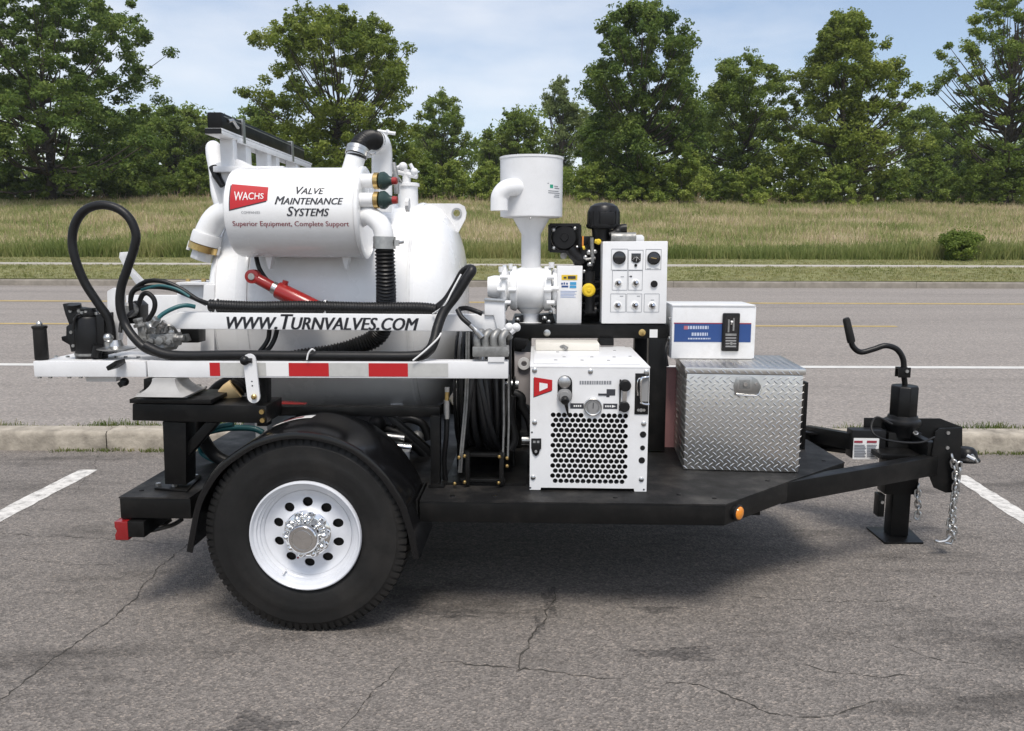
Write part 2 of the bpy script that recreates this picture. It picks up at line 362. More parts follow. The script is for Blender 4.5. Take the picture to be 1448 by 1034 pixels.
def curb(name, Y, h, wd, dz, m, seg, x0, x1):
    o = bpy.data.objects.new(name, None); COL.objects.link(o); o['kind'] = 'structure'
    for v in range(3):
        pf = [(0, -.08), (0, h-.035), (.006, h-.014), (.022, h), (wd, h+.002), (wd, -.08)]
        M = MB(); n = 14; V = []
        for i in range(n+1):
            x = -seg/2+.004+(seg-.008)*i/n
            for k, (a, b) in enumerate(pf):
                j = random.gauss(0, .0022) if 0 < k < 4 else 0; V.append((x, a+j, b+j))
        F_ = [(i*6+k, i*6+(k+1) % 6, (i+1)*6+(k+1) % 6, (i+1)*6+k) for i in range(n) for k in range(6)]+[tuple(range(6)), tuple(n*6+k for k in range(6))]
        M.add(V, F_); p = M.make('curb_section', m, o, base=(0, 0, 0), ang=50); p.location = (0, -500, 0); VAR[name, v] = p
    i = 0; x = x0
    while x < x1:
        p = VAR[name, i % 3]
        if i >= 3: p = p.copy(); COL.objects.link(p); p.parent = o
        p.location = (x+seg/2, Y, dz+random.uniform(-.003, .003)); p.rotation_euler.z = random.uniform(-.0012, .0012); x += seg; i += 1
    return o
VAR = {}
CJ = world_at(150, 620, 5.97).x
curb('near_curb', 5.97, .148, .20, 0, CURBM, 3.05, CJ-3.05*7, CJ+3.05*9)
curb('far_curb', 20.5, .155, .18, .60, CURBF, 3.05, -60, 61)
sheet('verge', [6.17, 6.25, 6.33], -60, 60, .055, LAWNM)
PAINTW = mat('worn white road paint', (.66, .64, .60), .75, dust=((.14, .13, .12), .95, 16), var=.22, vscale=22, bump=.7, bscale=90, bdist=.004)
PAINTR = mat('white road line paint', (.60, .59, .56), .75, var=.15, vscale=5)
PAINTY = mat('worn yellow road paint', (.42, .31, .12), .75, var=.2, vscale=5)
def stripe(name, Y, wd, x0, x1, m):
    return MB().add([(x0, Y-wd/2, gz(Y-wd/2)+.008), (x1, Y-wd/2, gz(Y-wd/2)+.008), (x1, Y+wd/2, gz(Y+wd/2)+.008), (x0, Y+wd/2, gz(Y+wd/2)+.008)], [(0, 1, 2, 3)]).make(name, m, kind='structure')
stripe('lane_line', 9.95, .17, -300, 300, PAINTR)
stripe('centre_line', 13.5, .14, -300, world_at(1268, 461, 13.5).x, PAINTY)
stripe('centre_line', 16.9, .2, -300, 300, PAINTY)
def wg(px, py):
    r = _ray(px, py); t = -CAM_H/r.z; return C0+r*t
def bay(qs):
    V = [wg(*q) for q in qs]     # far-left, far-right, near-right, near-left: sides run on past the frame
    e0, e1 = V[0], V[1]; d0 = (V[3]-V[0]).normalized(); d1 = (V[2]-V[1]).normalized(); n = 60; W_ = []
    for i in range(n+1):
        j = .006*random.uniform(-1, 1); k = .006*random.uniform(-1, 1)
        W_ += [e0+d0*(4.2*i/n)+Vector((j, 0, .004)), e0+d0*(4.2*i/n)+(e1-e0)+Vector((k, 0, .004))]
    MB().add(W_, [(2*i, 2*i+1, 2*i+3, 2*i+2) for i in range(n)]).make('bay_line', PAINTW, kind='structure')
bay([(112, 665), (139, 665), (0, 748), (0, 722)]); bay([(1343, 673), (1367, 673), (1448, 722), (1448, 743)])
CRACK = mat('crack filled with grit', (.055, .050, .043), .95, var=.5, vscale=30, bump=.6, bscale=80)
def crack(P, wd):
    Q = resample([v.copy() for v in spline([wg(*p) for p in P], 6)], .02); V = []; n = len(Q); F_ = []
    off = 0
    for i, q in enumerate(Q):
        t = (Q[min(n-1, i+1)]-Q[max(0, i-1)]).normalized(); s_ = Vector((-t.y, t.x, 0)); off = off*.85+random.gauss(0, .006)
        w_ = wd*.55*(.0+abs(random.gauss(.5, .4)))*min(1, i/6, (n-1-i)/6+.01); c = q+s_*off+Vector((0, 0, .0035)); V += [c-s_*w_/2, c+s_*w_/2]
        if i: F_.append((2*i-2, 2*i, 2*i+1, 2*i-1))
    MB().add(V, F_).make('asphalt_crack', CRACK, kind='structure')
for P, wd in [([(292, 752), (262, 772), (215, 815), (190, 850), (130, 893), (60, 945), (0, 985), (-60, 1030)], .014),
              ([(-40, 752), (40, 757), (100, 761), (200, 766), (260, 772)], .010), ([(0, 790), (90, 797), (200, 800)], .006),
              ([(605, 938), (650, 938), (740, 948), (830, 955), (890, 961)], .017), ([(930, 965), (1000, 975), (1060, 1002), (1130, 1020), (1200, 1005), (1260, 985)], .016),
              ([(790, 835), (770, 865), (750, 900), (730, 950), (745, 940)], .018), ([(580, 925), (545, 965), (500, 1012), (470, 1045)], .009),
              ([(1000, 842), (1090, 846), (1180, 850), (1290, 848)], .007), ([(140, 640), (128, 668), (110, 700)], .008), ([(1240, 905), (1330, 930), (1460, 958)], .010),
              ([(1120, 935), (1200, 955), (1320, 962)], .014)]:
    crack(P, wd)
def stain(px, py, rx, ry, n=26):
    c = wg(px, py); V = [c+Vector((0, 0, .002))]
    for i in range(n):
        a = 2*pi*i/n; k = 1+.35*sin(3*a+px)+.25*sin(7*a+py)+random.uniform(-.12, .12); V.append(c+Vector((rx*cos(a)*k, ry*sin(a)*k, .002)))
    MB().add(V, [(0, 1+i, 1+(i+1) % n) for i in range(n)]).make('oil_stain', STAIN, kind='structure')
STAIN = asphalt('oily asphalt', (.130, .119, .110), .4, .38, 1.0, 85.)
for a in [(778, 850, .028, .13), (762, 885, .02, .07), (960, 925, .14, .05), (360, 1025, .10, .06), (640, 868, .12, .035), (930, 862, .10, .03)]: stain(*a)

# ---------------------------------------------------------------- grass
def tufts(name, m, n, xr, ywf, hr, wd, nb=6, spread=.10, lean=.35, z=0., kind='stuff', hfun=None):
    X = RNG.uniform(xr[0], xr[1], n); Y = ywf(n); gzv = np.interp(Y, [p[0] for p in PROF], [p[1] for p in PROF])+z
    H = RNG.uniform(hr[0], hr[1], n)*(hfun(X, Y) if hfun else 1)
    X = np.repeat(X, nb); Y = np.repeat(Y, nb); Z = np.repeat(gzv, nb); H = np.repeat(H, nb)*RNG.uniform(.6, 1.1, n*nb)
    a = RNG.uniform(0, 2*pi, n*nb); d = RNG.uniform(0, spread, n*nb); bx = X+np.cos(a)*d; by = Y+np.sin(a)*d
    f = RNG.uniform(0, pi, n*nb); wx = np.cos(f)*wd/2; wy = np.sin(f)*wd/2*.5; l = RNG.normal(0, lean, (n*nb, 2))*H[:, None]
    V = np.empty((n*nb, 4, 3), np.float32)
    V[:, 0] = np.stack([bx-wx, by-wy, Z-.03], 1); V[:, 1] = np.stack([bx+wx, by+wy, Z-.03], 1)
    V[:, 2] = np.stack([bx+wx*.5+l[:, 0], by+wy+l[:, 1], Z+H], 1); V[:, 3] = np.stack([bx-wx*.5+l[:, 0], by-wy+l[:, 1], Z+H], 1)
    return fast_kind(fast(name, V.reshape(-1, 3), np.arange(n*nb*4).reshape(-1, 4), m), kind)
def fast_kind(o, k): o['kind'] = k; return o
FIELD = blades('meadow grass', [(.05, (.15, .20, .05)), (.32, (.29, .33, .11)), (.52, (.43, .41, .19)), (.66, (.60, .50, .30)), (.9, (.68, .58, .40))], .3, .4)
FIELDG = blades('green field edge grass', [(.1, (.13, .18, .045)), (.5, (.23, .27, .085)), (.9, (.38, .36, .15))], .4, .4)
SEED = blades('grass seed heads', [(.1, (.34, .26, .15)), (.6, (.42, .30, .21)), (.9, (.50, .42, .30))], .3, .3)
def yfield(n): return 28.9+34*RNG.random(n)**1.25
def hf(X, Y): return .75+.5*np.clip(.5+.5*np.sin(X*.31+1.3*np.sin(Y*.4))*np.sin(Y*.55+X*.11), 0, 1)
tufts('meadow_grass', FIELD, 64000, (-50, 48), yfield, (.18, .42), .030, 6, .20, .38, hfun=hf)
tufts('field_edge_grass', FIELDG, 9000, (-28, 28), lambda n: 28.6+1.6*RNG.random(n)**1.5, (.25, .62), .03, 6, .12, .25, hfun=hf)
tufts('seed_heads', SEED, 9000, (-50, 48), lambda n: 29.2+33*RNG.random(n), (.35, .62), .035, 1, .1, .2)
tufts('tall_weeds', SEED, 1600, (-50, 48), lambda n: 58+5*RNG.random(n), (.4, .85), .04, 2, .1, .2)
VERGE = blades('verge grass', [(.1, (.045, .09, .012)), (.5, (.11, .15, .03)), (.9, (.25, .21, .08))], 1.5, .25)
tufts('verge_grass', VERGE, 8000, (-9, 9), lambda n: 6.18+.09*RNG.random(n), (.03, .105), .007, 5, .03, .35, z=.055, hfun=lambda X, Y: 1.0+.35*np.sin(X*2.3)*np.sin(X*5.1+1))
def clumpx(n): return RNG.choice([-3.0, -2.72, -2.45, -3.3, -2.2, 3.25, 3.6, 3.9], n)+RNG.normal(0, .09, n)
_o = tufts('curb_weeds', VERGE, 260, (-1, 1), lambda n: 5.93+.035*RNG.random(n), (.008, .035), .008, 4, .03, .9)
_v = np.empty(len(_o.data.vertices)*3, np.float32); _o.data.vertices.foreach_get('co', _v); _v = _v.reshape(-1, 16, 3); _v[:, :, 0] += (clumpx(len(_v))-_v[:, 0, 0])[:, None]
_o.data.vertices.foreach_set('co', _v.ravel()); _o.data.update()
LAWNB = blades('lawn blades', [(.1, (.13, .16, .04)), (.5, (.24, .24, .09)), (.9, (.38, .33, .16))], .8, .25)
tufts('lawn_grass', LAWNB, 16000, (-22, 22), lambda n: np.where(RNG.random(n) < .62, 20.72+3.75*RNG.random(n), 26.05+2.6*RNG.random(n)), (.03, .07), .02, 5, .08, .5)

# ---------------------------------------------------------------- trees
BARK = mat('tree bark', (.075, .062, .048), .9, var=.4, vscale=6, bump=.8, bscale=25, bdist=.02)
LEAFS = {
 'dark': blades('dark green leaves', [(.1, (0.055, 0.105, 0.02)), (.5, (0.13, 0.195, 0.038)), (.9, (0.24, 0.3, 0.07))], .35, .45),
 'mid': blades('mid green leaves', [(.1, (0.085, 0.14, 0.024)), (.5, (0.18, 0.25, 0.045)), (.9, (0.3, 0.35, 0.085))], .35, .45),
 'olive': blades('olive green leaves', [(.1, (0.09, 0.14, 0.022)), (.5, (0.195, 0.25, 0.042)), (.9, (0.32, 0.36, 0.075))], .35, .45),
 'pale': blades('pale green leaves', [(.1, (0.11, 0.155, 0.05)), (.5, (0.19, 0.24, 0.085)), (.9, (0.28, 0.32, 0.13))], .35, .45),
 'bright': blades('fresh green leaves', [(.1, (0.13, 0.2, 0.035)), (.5, (0.26, 0.33, 0.065)), (.9, (0.4, 0.44, 0.11))], .35, .45)}
def leafcloud(C, R, per, size):
    n = len(C); N_ = n*per; c = np.repeat(C, per, 0); r = np.repeat(R, per)
    d = RNG.normal(0, 1, (N_, 3)); d /= np.linalg.norm(d, axis=1)[:, None]; q = RNG.random(N_)**.45
    p = c+d*(r*q)[:, None]*np.array([1, 1, .72]); nrm = d*.5+RNG.normal(0, .6, (N_, 3))+np.array([0, 0, .55]); nrm /= np.linalg.norm(nrm, axis=1)[:, None]
    u = np.cross(nrm, RNG.normal(0, 1, (N_, 3))); u /= np.linalg.norm(u, axis=1)[:, None]; v = np.cross(nrm, u)
    s = size*RNG.uniform(.6, 1.3, N_)[:, None]
    return np.stack([p-u*s*.62, p-v*s*.34, p+u*s*.62, p+v*s*.34], 1).reshape(-1, 3)
def wprof(kind, t):
    t = np.clip(t, 0, 1)
    if kind == 'oak': return np.interp(t, [0, .12, .3, .55, .78, .92, 1], [.80, .97, 1, 1.02, .96, .80, .45])
    if kind == 'dome': return np.interp(t, [0, .1, .3, .5, .7, .88, 1], [.62, .85, .97, 1.05, 1.04, .88, .5])
    if kind == 'cone': return np.interp(t, [0, .12, .3, .5, .7, .86, 1], [.82, .97, 1, .92, .78, .56, .28])
    if kind == 'vase': return np.interp(t, [0, .12, .3, .5, .7, .88, 1], [.55, .65, .78, .92, 1, .75, .3])
    return np.interp(t, [0, .2, .6, .9, 1], [.9, 1, .85, .5, .2])
def tree(name, px, py0, py1, hw, Y, kind, leaf, label, seed, ncl=330, per=105, size=.22, low=.04, trunk=None, sparse=0., lean=0., group=None, cat='tree', rc=(.45, .95), limbs=60):
    global RNG
    RNG = np.random.default_rng(seed); rnd = random.Random(seed)
    X = world_at(px, 355, Y).x; base = gz(Y); Hh = world_at(px, py0, Y).z-base; Wd = hw/FPX*Y
    t = low+(1-low)*RNG.random(ncl)**.8; a = RNG.uniform(0, 2*pi, ncl)
    ph = RNG.uniform(0, 6, 6)
    lob = 1+.20*np.sin(a*2+ph[0]+t*4)+.13*np.sin(a*5+ph[1]-t*9)+.10*np.sin(t*23+ph[2]+a)
    w_ = wprof(kind, t)*Wd*lob; rr = (RNG.random(ncl)**(.42-.15*sparse))
    cr_ = RNG.uniform(rc[0], rc[1], ncl)*(1-.30*t)*min(1, Hh/9+.25)
    w_ = np.maximum(w_-cr_*.6, .1)
    C = np.stack([np.cos(a)*rr*w_+lean*t*Wd, np.sin(a)*rr*w_, t*Hh*1.0-cr_*.5*(t > .8)], 1)
    if sparse:
        keep = (np.sin(C[:, 0]*1.3+ph[3])*np.sin(C[:, 2]*1.1+ph[4])+np.sin(C[:, 1]*1.7+ph[5])*.6) > -1.3+sparse*1.3
        C = C[keep]; cr_ = cr_[keep]; t = t[keep]
    per = int(per*1.5); size *= .80
    V = leafcloud(C, cr_, per, size)
    # a fringe of small sprays beyond the outline keeps the edge ragged
    k = int(len(C)*.5); idx = RNG.choice(len(C), k); o = C[idx]-np.array([0, 0, Hh*.45]); o /= np.linalg.norm(o, axis=1)[:, None]
    V2 = leafcloud(C[idx]+o*(cr_[idx]*1.15)[:, None], np.full(k, .28), 14, size)
    V = np.concatenate([V, V2])
    root_ = bpy.data.objects.new(name, None); COL.objects.link(root_); root_.location = (X, Y, base); root_['label'] = label; root_['category'] = cat
    if group: root_['group'] = group
    cro = fast('crown', V, np.arange(len(V)).reshape(-1, 4), LEAFS[leaf]); cro.parent = root_
    M = MB(); th = trunk or .022*Hh+.05; top = Hh*.86
    n = 9; P = [Vector((lean*Wd*(i/n)**1.5+.12*sin(i*1.3+seed), .1*cos(i+seed), -.3+top*i/n)) for i in range(n+1)]
    M.tube(P, [th*(1-.9*(i/n)**.8)*(1.5 if i == 0 else 1) for i in range(n+1)], 7)
    far = sorted(range(len(C)), key=lambda j: -math.hypot(C[j][0], C[j][1]))[:limbs//2]; order = far+rnd.sample(range(len(C)), min(limbs-len(far), len(C)))
    for j in order:
        c = Vector(C[j]); f = max(.12, min(.85, (c.z/top)*.62+.02)); k_ = f*n; i0 = int(k_); st = P[i0].lerp(P[min(n, i0+1)], k_-i0)
        mid = st.lerp(c, .5)+Vector((rnd.uniform(-.3, .3), rnd.uniform(-.3, .3), -.12*(c-st).length)); rr0 = th*.42*(1-.75*f)
        M.tube(spline([st, mid, c], 3), [rr0*(1-.85*i/6) for i in range(7)], 5, False)
    M.make('trunk', BARK, root_, base=(0, 0, 0), ang=60)
    return root_
T = 'tree'
tree('broadleaf_tree', 78, -28, 280, 158, 58, 'oak', 'dark', 'big dark broad tree filling the left edge behind the meadow', 11, 620, 120, .24, .05, limbs=90)
tree('broadleaf_tree', 482, 22, 280, 118, 61, 'dome', 'olive', 'round olive green tree rising behind the white filter drum', 12, 470, 120, .23, .05, limbs=80, sparse=.25)
tree('broadleaf_tree', 903, 6, 280, 84, 60, 'dome', 'dark', 'tall dark oval tree behind the engine, top rounded', 13, 430, 120, .22, .03, limbs=80, sparse=.1)
tree('broadleaf_tree', 1044, 84, 280, 66, 66, 'dome', 'mid', 'medium green tree between the tall oval tree and the pointed tree', 14, 260, 110, .22, .03)
tree('broadleaf_tree', 1180, 18, 282, 92, 60, 'cone', 'olive', 'pointed olive tree behind the jack crank, branches reaching right', 15, 400, 120, .22, .03, limbs=80, sparse=.25)
tree('broadleaf_tree', 1412, -22, 282, 96, 58, 'vase', 'mid', 'tall open tree at the right edge with limbs showing through', 16, 330, 105, .20, .06, limbs=110, sparse=.42, rc=(.4, .8))
tree('broadleaf_tree', 628, 132, 280, 42, 84, 'dome', 'mid', 'small rounded tree right of the olive tree, farther back', 17, 170, 100, .24, .05, sparse=.2)
tree('broadleaf_tree', 793, 112, 280, 34, 80, 'vase', 'pale', 'slim pale tree left of the tall oval tree, open crown', 18, 130, 90, .24, .05, sparse=.45)
tree('broadleaf_tree', 732, 156, 280, 32, 84, 'dome', 'mid', 'low tree above the silencer drum in the far tree line', 19, 120, 100, .24, .05)
tree('broadleaf_tree', 692, 182, 280, 24, 90, 'cone', 'mid', 'small tree in the dip of the tree line left of the silencer', 20, 70, 100, .26, .05)
tree('broadleaf_tree', 372, 150, 282, 34, 78, 'dome', 'mid', 'low tree just left of the olive tree, behind the rack', 21, 130, 100, .25, .04)
tree('broadleaf_tree', 258, 152, 282, 52, 80, 'dome', 'mid', 'bushy tree right of the big left tree, behind the rack end', 22, 230, 110, .26, .04)
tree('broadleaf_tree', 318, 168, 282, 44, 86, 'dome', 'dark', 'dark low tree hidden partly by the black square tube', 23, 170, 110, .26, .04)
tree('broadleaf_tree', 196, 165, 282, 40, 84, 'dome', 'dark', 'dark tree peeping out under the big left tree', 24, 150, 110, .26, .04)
tree('broadleaf_tree', 1292, 150, 282, 36, 82, 'dome', 'mid', 'low tree in the gap between pointed tree and open tree', 25, 150, 105, .25, .04)
tree('broadleaf_tree', 1335, 168, 282, 36, 88, 'dome', 'dark', 'dark tree behind the foot of the open right tree', 26, 140, 105, .26, .04)
tree('broadleaf_tree', 848, 160, 282, 30, 76, 'dome', 'dark', 'small dark tree against the left side of the tall oval tree', 27, 110, 105, .25, .04)
tree('broadleaf_tree', 983, 160, 282, 34, 80, 'dome', 'dark', 'dark tree filling the gap right of the tall oval tree', 28, 130, 105, .25, .04)
G = 'shrubs along the top of the meadow'
shr = [(960, 203, 42, 57.5, 'bright', 'bright bushy shrub, tallest of the row, right of the tall oval tree'), (1185, 232, 44, 57, 'bright', 'shrub at the foot of the pointed tree'),
       (1312, 218, 32, 58, 'mid', 'shrub left of the open right tree'), (1425, 214, 34, 57, 'mid', 'shrub at the right edge under the open tree'),
       (1118, 205, 30, 59, 'olive', 'shrub touching the left foot of the pointed tree'), (1060, 236, 30, 58, 'bright', 'low shrub below the medium green tree'),
       (1020, 240, 22, 58.5, 'mid', 'small low shrub left of the medium green tree'), (905, 242, 26, 58, 'bright', 'low shrub right of the engine air filter'),
       (872, 238, 24, 58.5, 'mid', 'low shrub behind the engine air filter'), (832, 232, 28, 59, 'bright', 'shrub just right of the silencer drum'),
       (690, 232, 34, 60, 'bright', 'shrub left of the silencer drum'), (640, 226, 32, 60.5, 'bright', 'shrub above the tank lifting lug'),
       (605, 228, 24, 61, 'mid', 'shrub beside the tank vent valve'), (740, 238, 30, 60, 'mid', 'shrub hidden behind the silencer drum'),
       (1255, 240, 26, 58, 'mid', 'low shrub right of the pointed tree'), (1370, 240, 28, 57.5, 'mid', 'low shrub left of the right edge shrub'),
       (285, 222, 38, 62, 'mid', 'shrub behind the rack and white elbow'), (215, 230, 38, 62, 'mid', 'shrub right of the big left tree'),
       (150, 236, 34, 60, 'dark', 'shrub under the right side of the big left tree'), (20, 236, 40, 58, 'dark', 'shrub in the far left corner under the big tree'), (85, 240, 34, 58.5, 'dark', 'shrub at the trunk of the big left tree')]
for i, (px, py, hw, Y, lf, lab) in enumerate(shr):
    tree('shrub', px, py, 280, hw, Y, 'bush', lf, lab, 60+i, int(1.7*hw)+14, 80, .19, .03, trunk=.05, group=G, cat='shrub', rc=(.35, .7), limbs=14)
tree('shrub', 1357, 326, 372, 25, 28.4, 'dome', 'mid', 'small round bush standing alone in the meadow at the right', 90, 90, 100, .075, .06, trunk=.03, cat='shrub', rc=(.5, .8), limbs=12)
RNG = np.random.default_rng(5)
n = 2300; X = RNG.uniform(-170, 170, n); Y = RNG.uniform(92, 104, n)
C = np.stack([X, Y, np.interp(Y, [p[0] for p in PROF], [p[1] for p in PROF])+RNG.random(n)*(9.6+2.0*np.sin(X*.09)+1.2*np.sin(X*.31))], 1)
V = leafcloud(C, RNG.uniform(1.0, 2.0, n), 75, .42); fast('far_woodland', V, np.arange(len(V)).reshape(-1, 4), LEAFS['mid'])['kind'] = 'stuff'
RNG = np.random.default_rng(6)
n = 700; X = RNG.uniform(-52, 52, n); Y = RNG.uniform(61.5, 70, n)
C = np.stack([X, Y, np.interp(Y, [p[0] for p in PROF], [p[1] for p in PROF])+RNG.random(n)*2.2], 1)
V = leafcloud(C, RNG.uniform(.6, 1.1, n), 75, .24); fast('undergrowth', V, np.arange(len(V)).reshape(-1, 4), LEAFS['mid'])['kind'] = 'stuff'

# ================================================================ the trailer
RNG = np.random.default_rng(8); random.seed(8)
DZ = .512
tr = thing('utility_trailer', 'black single axle trailer with a white rimmed wheel and tongue jack on the asphalt', 'trailer', (0, 1.08, 0))
dk = [(-.785, .08), (-.495, .08), (-.495, .335), (.43, .335), (.43, .08), (1.64, .08), (1.963, .39), tuple(on(1194, 654, DZ)[:2]), tuple(on(1141, 622, DZ)[:2]), (1.80, 1.72), (1.50, 2.08), (.43, 2.08), (.43, 1.825), (-.495, 1.825), (-.495, 2.08), (-.785, 2.08)]
MB().prism(dk, .424, .506, 'z').make('deck_frame', BLACK, tr, bev=.004)
MB().prism([(x*1.0+(.0015 if x > 0 else -.0015), y+(.0 if .2 < y < 1.9 else (-.002 if y < 1 else .002))) for x, y in dk], .507, .513, 'z').make('deck_plate', DECKB, tr)
MB().beam((.42, .078, .47), (.42, .33, .47), .008, .09).make('deck_seam', BLACK, tr)
for q in ((1010, 705), (1085, 680), (870, 704), (700, 702), (960, 700), (1165, 652), (200, 694), (640, 702), (1125, 668)):
    v = on(*q, DZ); MB().lathe([(.0, .011), (.003, .010), (.005, .005), (.005, 0)], (v.x, v.y, .513), (0, 0, 1), 10, False).make('deck_bolt', BLACK, tr)
# tongue
tip = on(1320, 643, .50); tipc = (tip.x, tip.y)
for sgn in (1, -1):
    a = Vector((1.945, 1.08-sgn*.655, .462)); b = Vector((tip.x+.02, 1.08-sgn*(1.08-tip.y), .455))
    d = (b-a).normalized(); sd = Vector((-d.y, d.x, 0))
    M = MB(); h = .047
    prof = [(-.032, -h), (.03, -h), (.03, -h+.012), (-.020, -h+.012), (-.020, h-.012), (.03, h-.012), (.03, h), (-.032, h)]
    prof = [(p[0]*sgn, p[1]) for p in prof]
    V = [a+sd*p[0]+Vector((0, 0, p[1])) for p in prof]+[b+sd*p[0]+Vector((0, 0, p[1])) for p in prof]; n = 8
    M.add(V, [tuple(range(8)), tuple(range(15, 7, -1))]+[(i, (i+1) % n, (i+1) % n+n, i+n) for i in range(n)]); M.make('tongue_beam', BLACK, tr, bev=.002)
# coupler channel
cx = at(1318, 640, .93).x
M = MB().pprism([(1323, 611), (1329, 606), (1360, 605), (1357, 696), (1337, 697), (1321, 690), (1316, 678), (1318, 640)], .925, .935)
M.make('coupler_plate', BLACK, tr, bev=.002)
M = MB(); M.v = []; M.pprism([(1323, 611), (1329, 606), (1360, 605), (1357, 640), (1318, 645)], 1.225, 1.235); M.make('coupler_plate', BLACK, tr, bev=.002)
MB().pprism([(1268, 596), (1300, 592), (1330, 592), (1361, 604), (1361, 640), (1268, 640)], 1.24, 1.25).make('coupler_plate', BLACK, tr, bev=.002)
zc = at(1340, 640, .93).z
M = MB().box((cx+.0, .935, zc-.13), (cx+.10, 1.225, zc-.10)).box((cx-.02, .935, zc-.03), (cx+.02, 1.225, zc+.05)).box((cx-.22, 1.225, zc-.04), (cx, 1.235, zc+.11)).box((cx-.22, .99, zc-.055), (cx+.09, 1.18, zc-.03))
M.make('coupler_crossbar', BLACK, tr, bev=.003)
k = at(1375, 642, 1.08)
M = MB().box((cx+.09, 1.05, k.z-.03), (cx+.20, 1.11, k.z+.018)).lathe([(-.032, .060), (-.028, .068), (-.018, .066), (-.010, .056), (.02, .050), (.038, .034), (.045, .0)], (cx+.235, 1.06, k.z), (0, 0, 1), 20)
M.make('ball_coupler', BLACK, tr, bev=.003)
k = at(1367, 645, .98); MB().cyl(k, k+Vector((.03, -.02, -.015)), .012, 10).tube([k+Vector((.02, -.01, .01)), k+Vector((.05, -.01, -.03))], .006, 8).make('coupler_pin', STEEL, tr)
for q in [(1340, 612), (1339, 633)]: c = at(*q, .925); MB().cyl((c.x, .926, c.z), (c.x, .917, c.z), .009, 8).make('bolt', STEEL, tr)
# jack (the tongue jack is one part with its pieces below it)
jy = on(1266, 759, .012).y+.045; jx = at(1276.5, 590, jy).x; lx = at(1267.5, 740, jy).x
jk = MB().pbox(1257, 700, 1298, 612, jy-.05, jy+.05).make('tongue_jack', BLACK, tr, bev=.006)
a = at(1267, 765, jy); MB().box((lx-.047, jy-.045, .012), (lx+.047, jy+.045, .46)).make('drop_leg', BLACK, jk, bev=.008)
f = [on(1225, 745, .012), on(1251, 767, .012), on(1306, 767, .012), on(1283, 744, .012)]
MB().prism([(v.x, v.y) for v in f], .002, .012, 'z').make('foot_plate', BLACK, jk, bev=.001)
h0 = at(1276, 600, jy).z
M = MB().lathe([(-.06, .068), (-.02, .074), (.0, .088), (.012, .092), (.026, .088), (.034, .076), (.048, .072), (.052, .066)], (jx, jy, h0), (0, 0, 1), 24)
M.make('jack_collar', BLACKS, jk)
z0 = at(1276, 590, jy).z; z1 = at(1276, 545, jy).z
M = MB().lathe([(0, .070), (z1-z0-.008, .070), (z1-z0, .064)], (jx, jy, z0), (0, 0, 1), 8); M.make('jack_head', BLACK, jk, bev=.004)
M = MB().cyl((jx, jy, z1), at(1277, 520, jy), .014, 10).make('crank_shaft', BLACK, jk)
M = MB(); a = at(1270, 534, jy-.02); b = at(1288, 520, jy-.02); M.box((a.x, jy-.024, a.z), (b.x, jy-.016, b.z)).box((a.x, jy+.016, a.z), (b.x, jy+.024, b.z)).box((a.x, jy-.02, b.z-.01), (a.x+.01, jy+.02, b.z)); M.make('crank_yoke', BLACK, jk, bev=.002)
c = at(1282, 525, jy-.024); MB().cyl((c.x, c.y, c.z), (c.x, c.y-.008, c.z), .009, 8).make('yoke_bolt', STEEL, jk)
P = spline(pts([(1278, 526, jy), (1277, 508, jy), (1268, 494, jy), (1252, 489, jy), (1235, 494, jy), (1217, 498, jy), (1206, 490, jy), (1203, 478, jy)]), 7)
MB().tube(P, .0145, 12).make('crank_arm', BLACKS, jk)
MB().tube([at(1204, 484, jy), at(1203, 480, jy), at(1197, 453, jy), at(1196, 450, jy)], [.02, .021, .019, .015], 14).make('crank_grip', RUBBER, jk)
MB().pbox(1241, 700, 1252, 731, jy-.03, jy+.03).make('jack_bracket', BLACK, jk, bev=.003)
c = at(1247, 710, jy-.03); MB().cyl(c, c+Vector((0, -.01, 0)), .009, 8).make('bracket_bolt', STEEL, jk)
c = at(1294, 614, jy-.07); MB().cyl(c, c+Vector((0, -.006, .008)), .014, 6).cyl(c+Vector((0, -.006, .008)), c+Vector((0, -.01, .016)), .008, 8).make('collar_nut', STEEL, jk)
P = spline(pts([(1262, 600, .93), (1240, 590, .95), (1232, 603, .93), (1238, 616, .9), (1262, 624, .9), (1300, 626, .9), (1322, 618, .915)]), 6)
MB().tube(P, .005, 8).make('breakaway_cable', HOSE, tr)
# far side tongue box with its decal
M = MB().pbox(1203, 609, 1254, 648, 1.12, 1.20); M.make('tongue_box', BLACKS, tr, bev=.006)
MB().pbox(1205.5, 620, 1243.5, 649.5, 1.117, 1.119).make('safety_decal', PAPER, tr)
M = MB()
for i in range(8):
    M.pbox(1208, 629+i*2.3, 1223+(i*7 % 3), 630.1+i*2.3, 1.1145, 1.116).pbox(1226, 629+i*2.3, 1240-(i*5 % 4), 630.1+i*2.3, 1.1145, 1.116)
M.make('decal_print', INKG, tr)
M = MB().pbox(1208, 623.5, 1220, 626.3, 1.1145, 1.116).pbox(1226, 623.5, 1240, 626.3, 1.1145, 1.116); M.make('decal_heading', INKR, tr)
a = at(1141, 612, 1.55); b = at(1206, 624, 1.15); MB().beam(a, b, .05, .085).make('rear_tongue_beam', BLACK, tr, bev=.004)
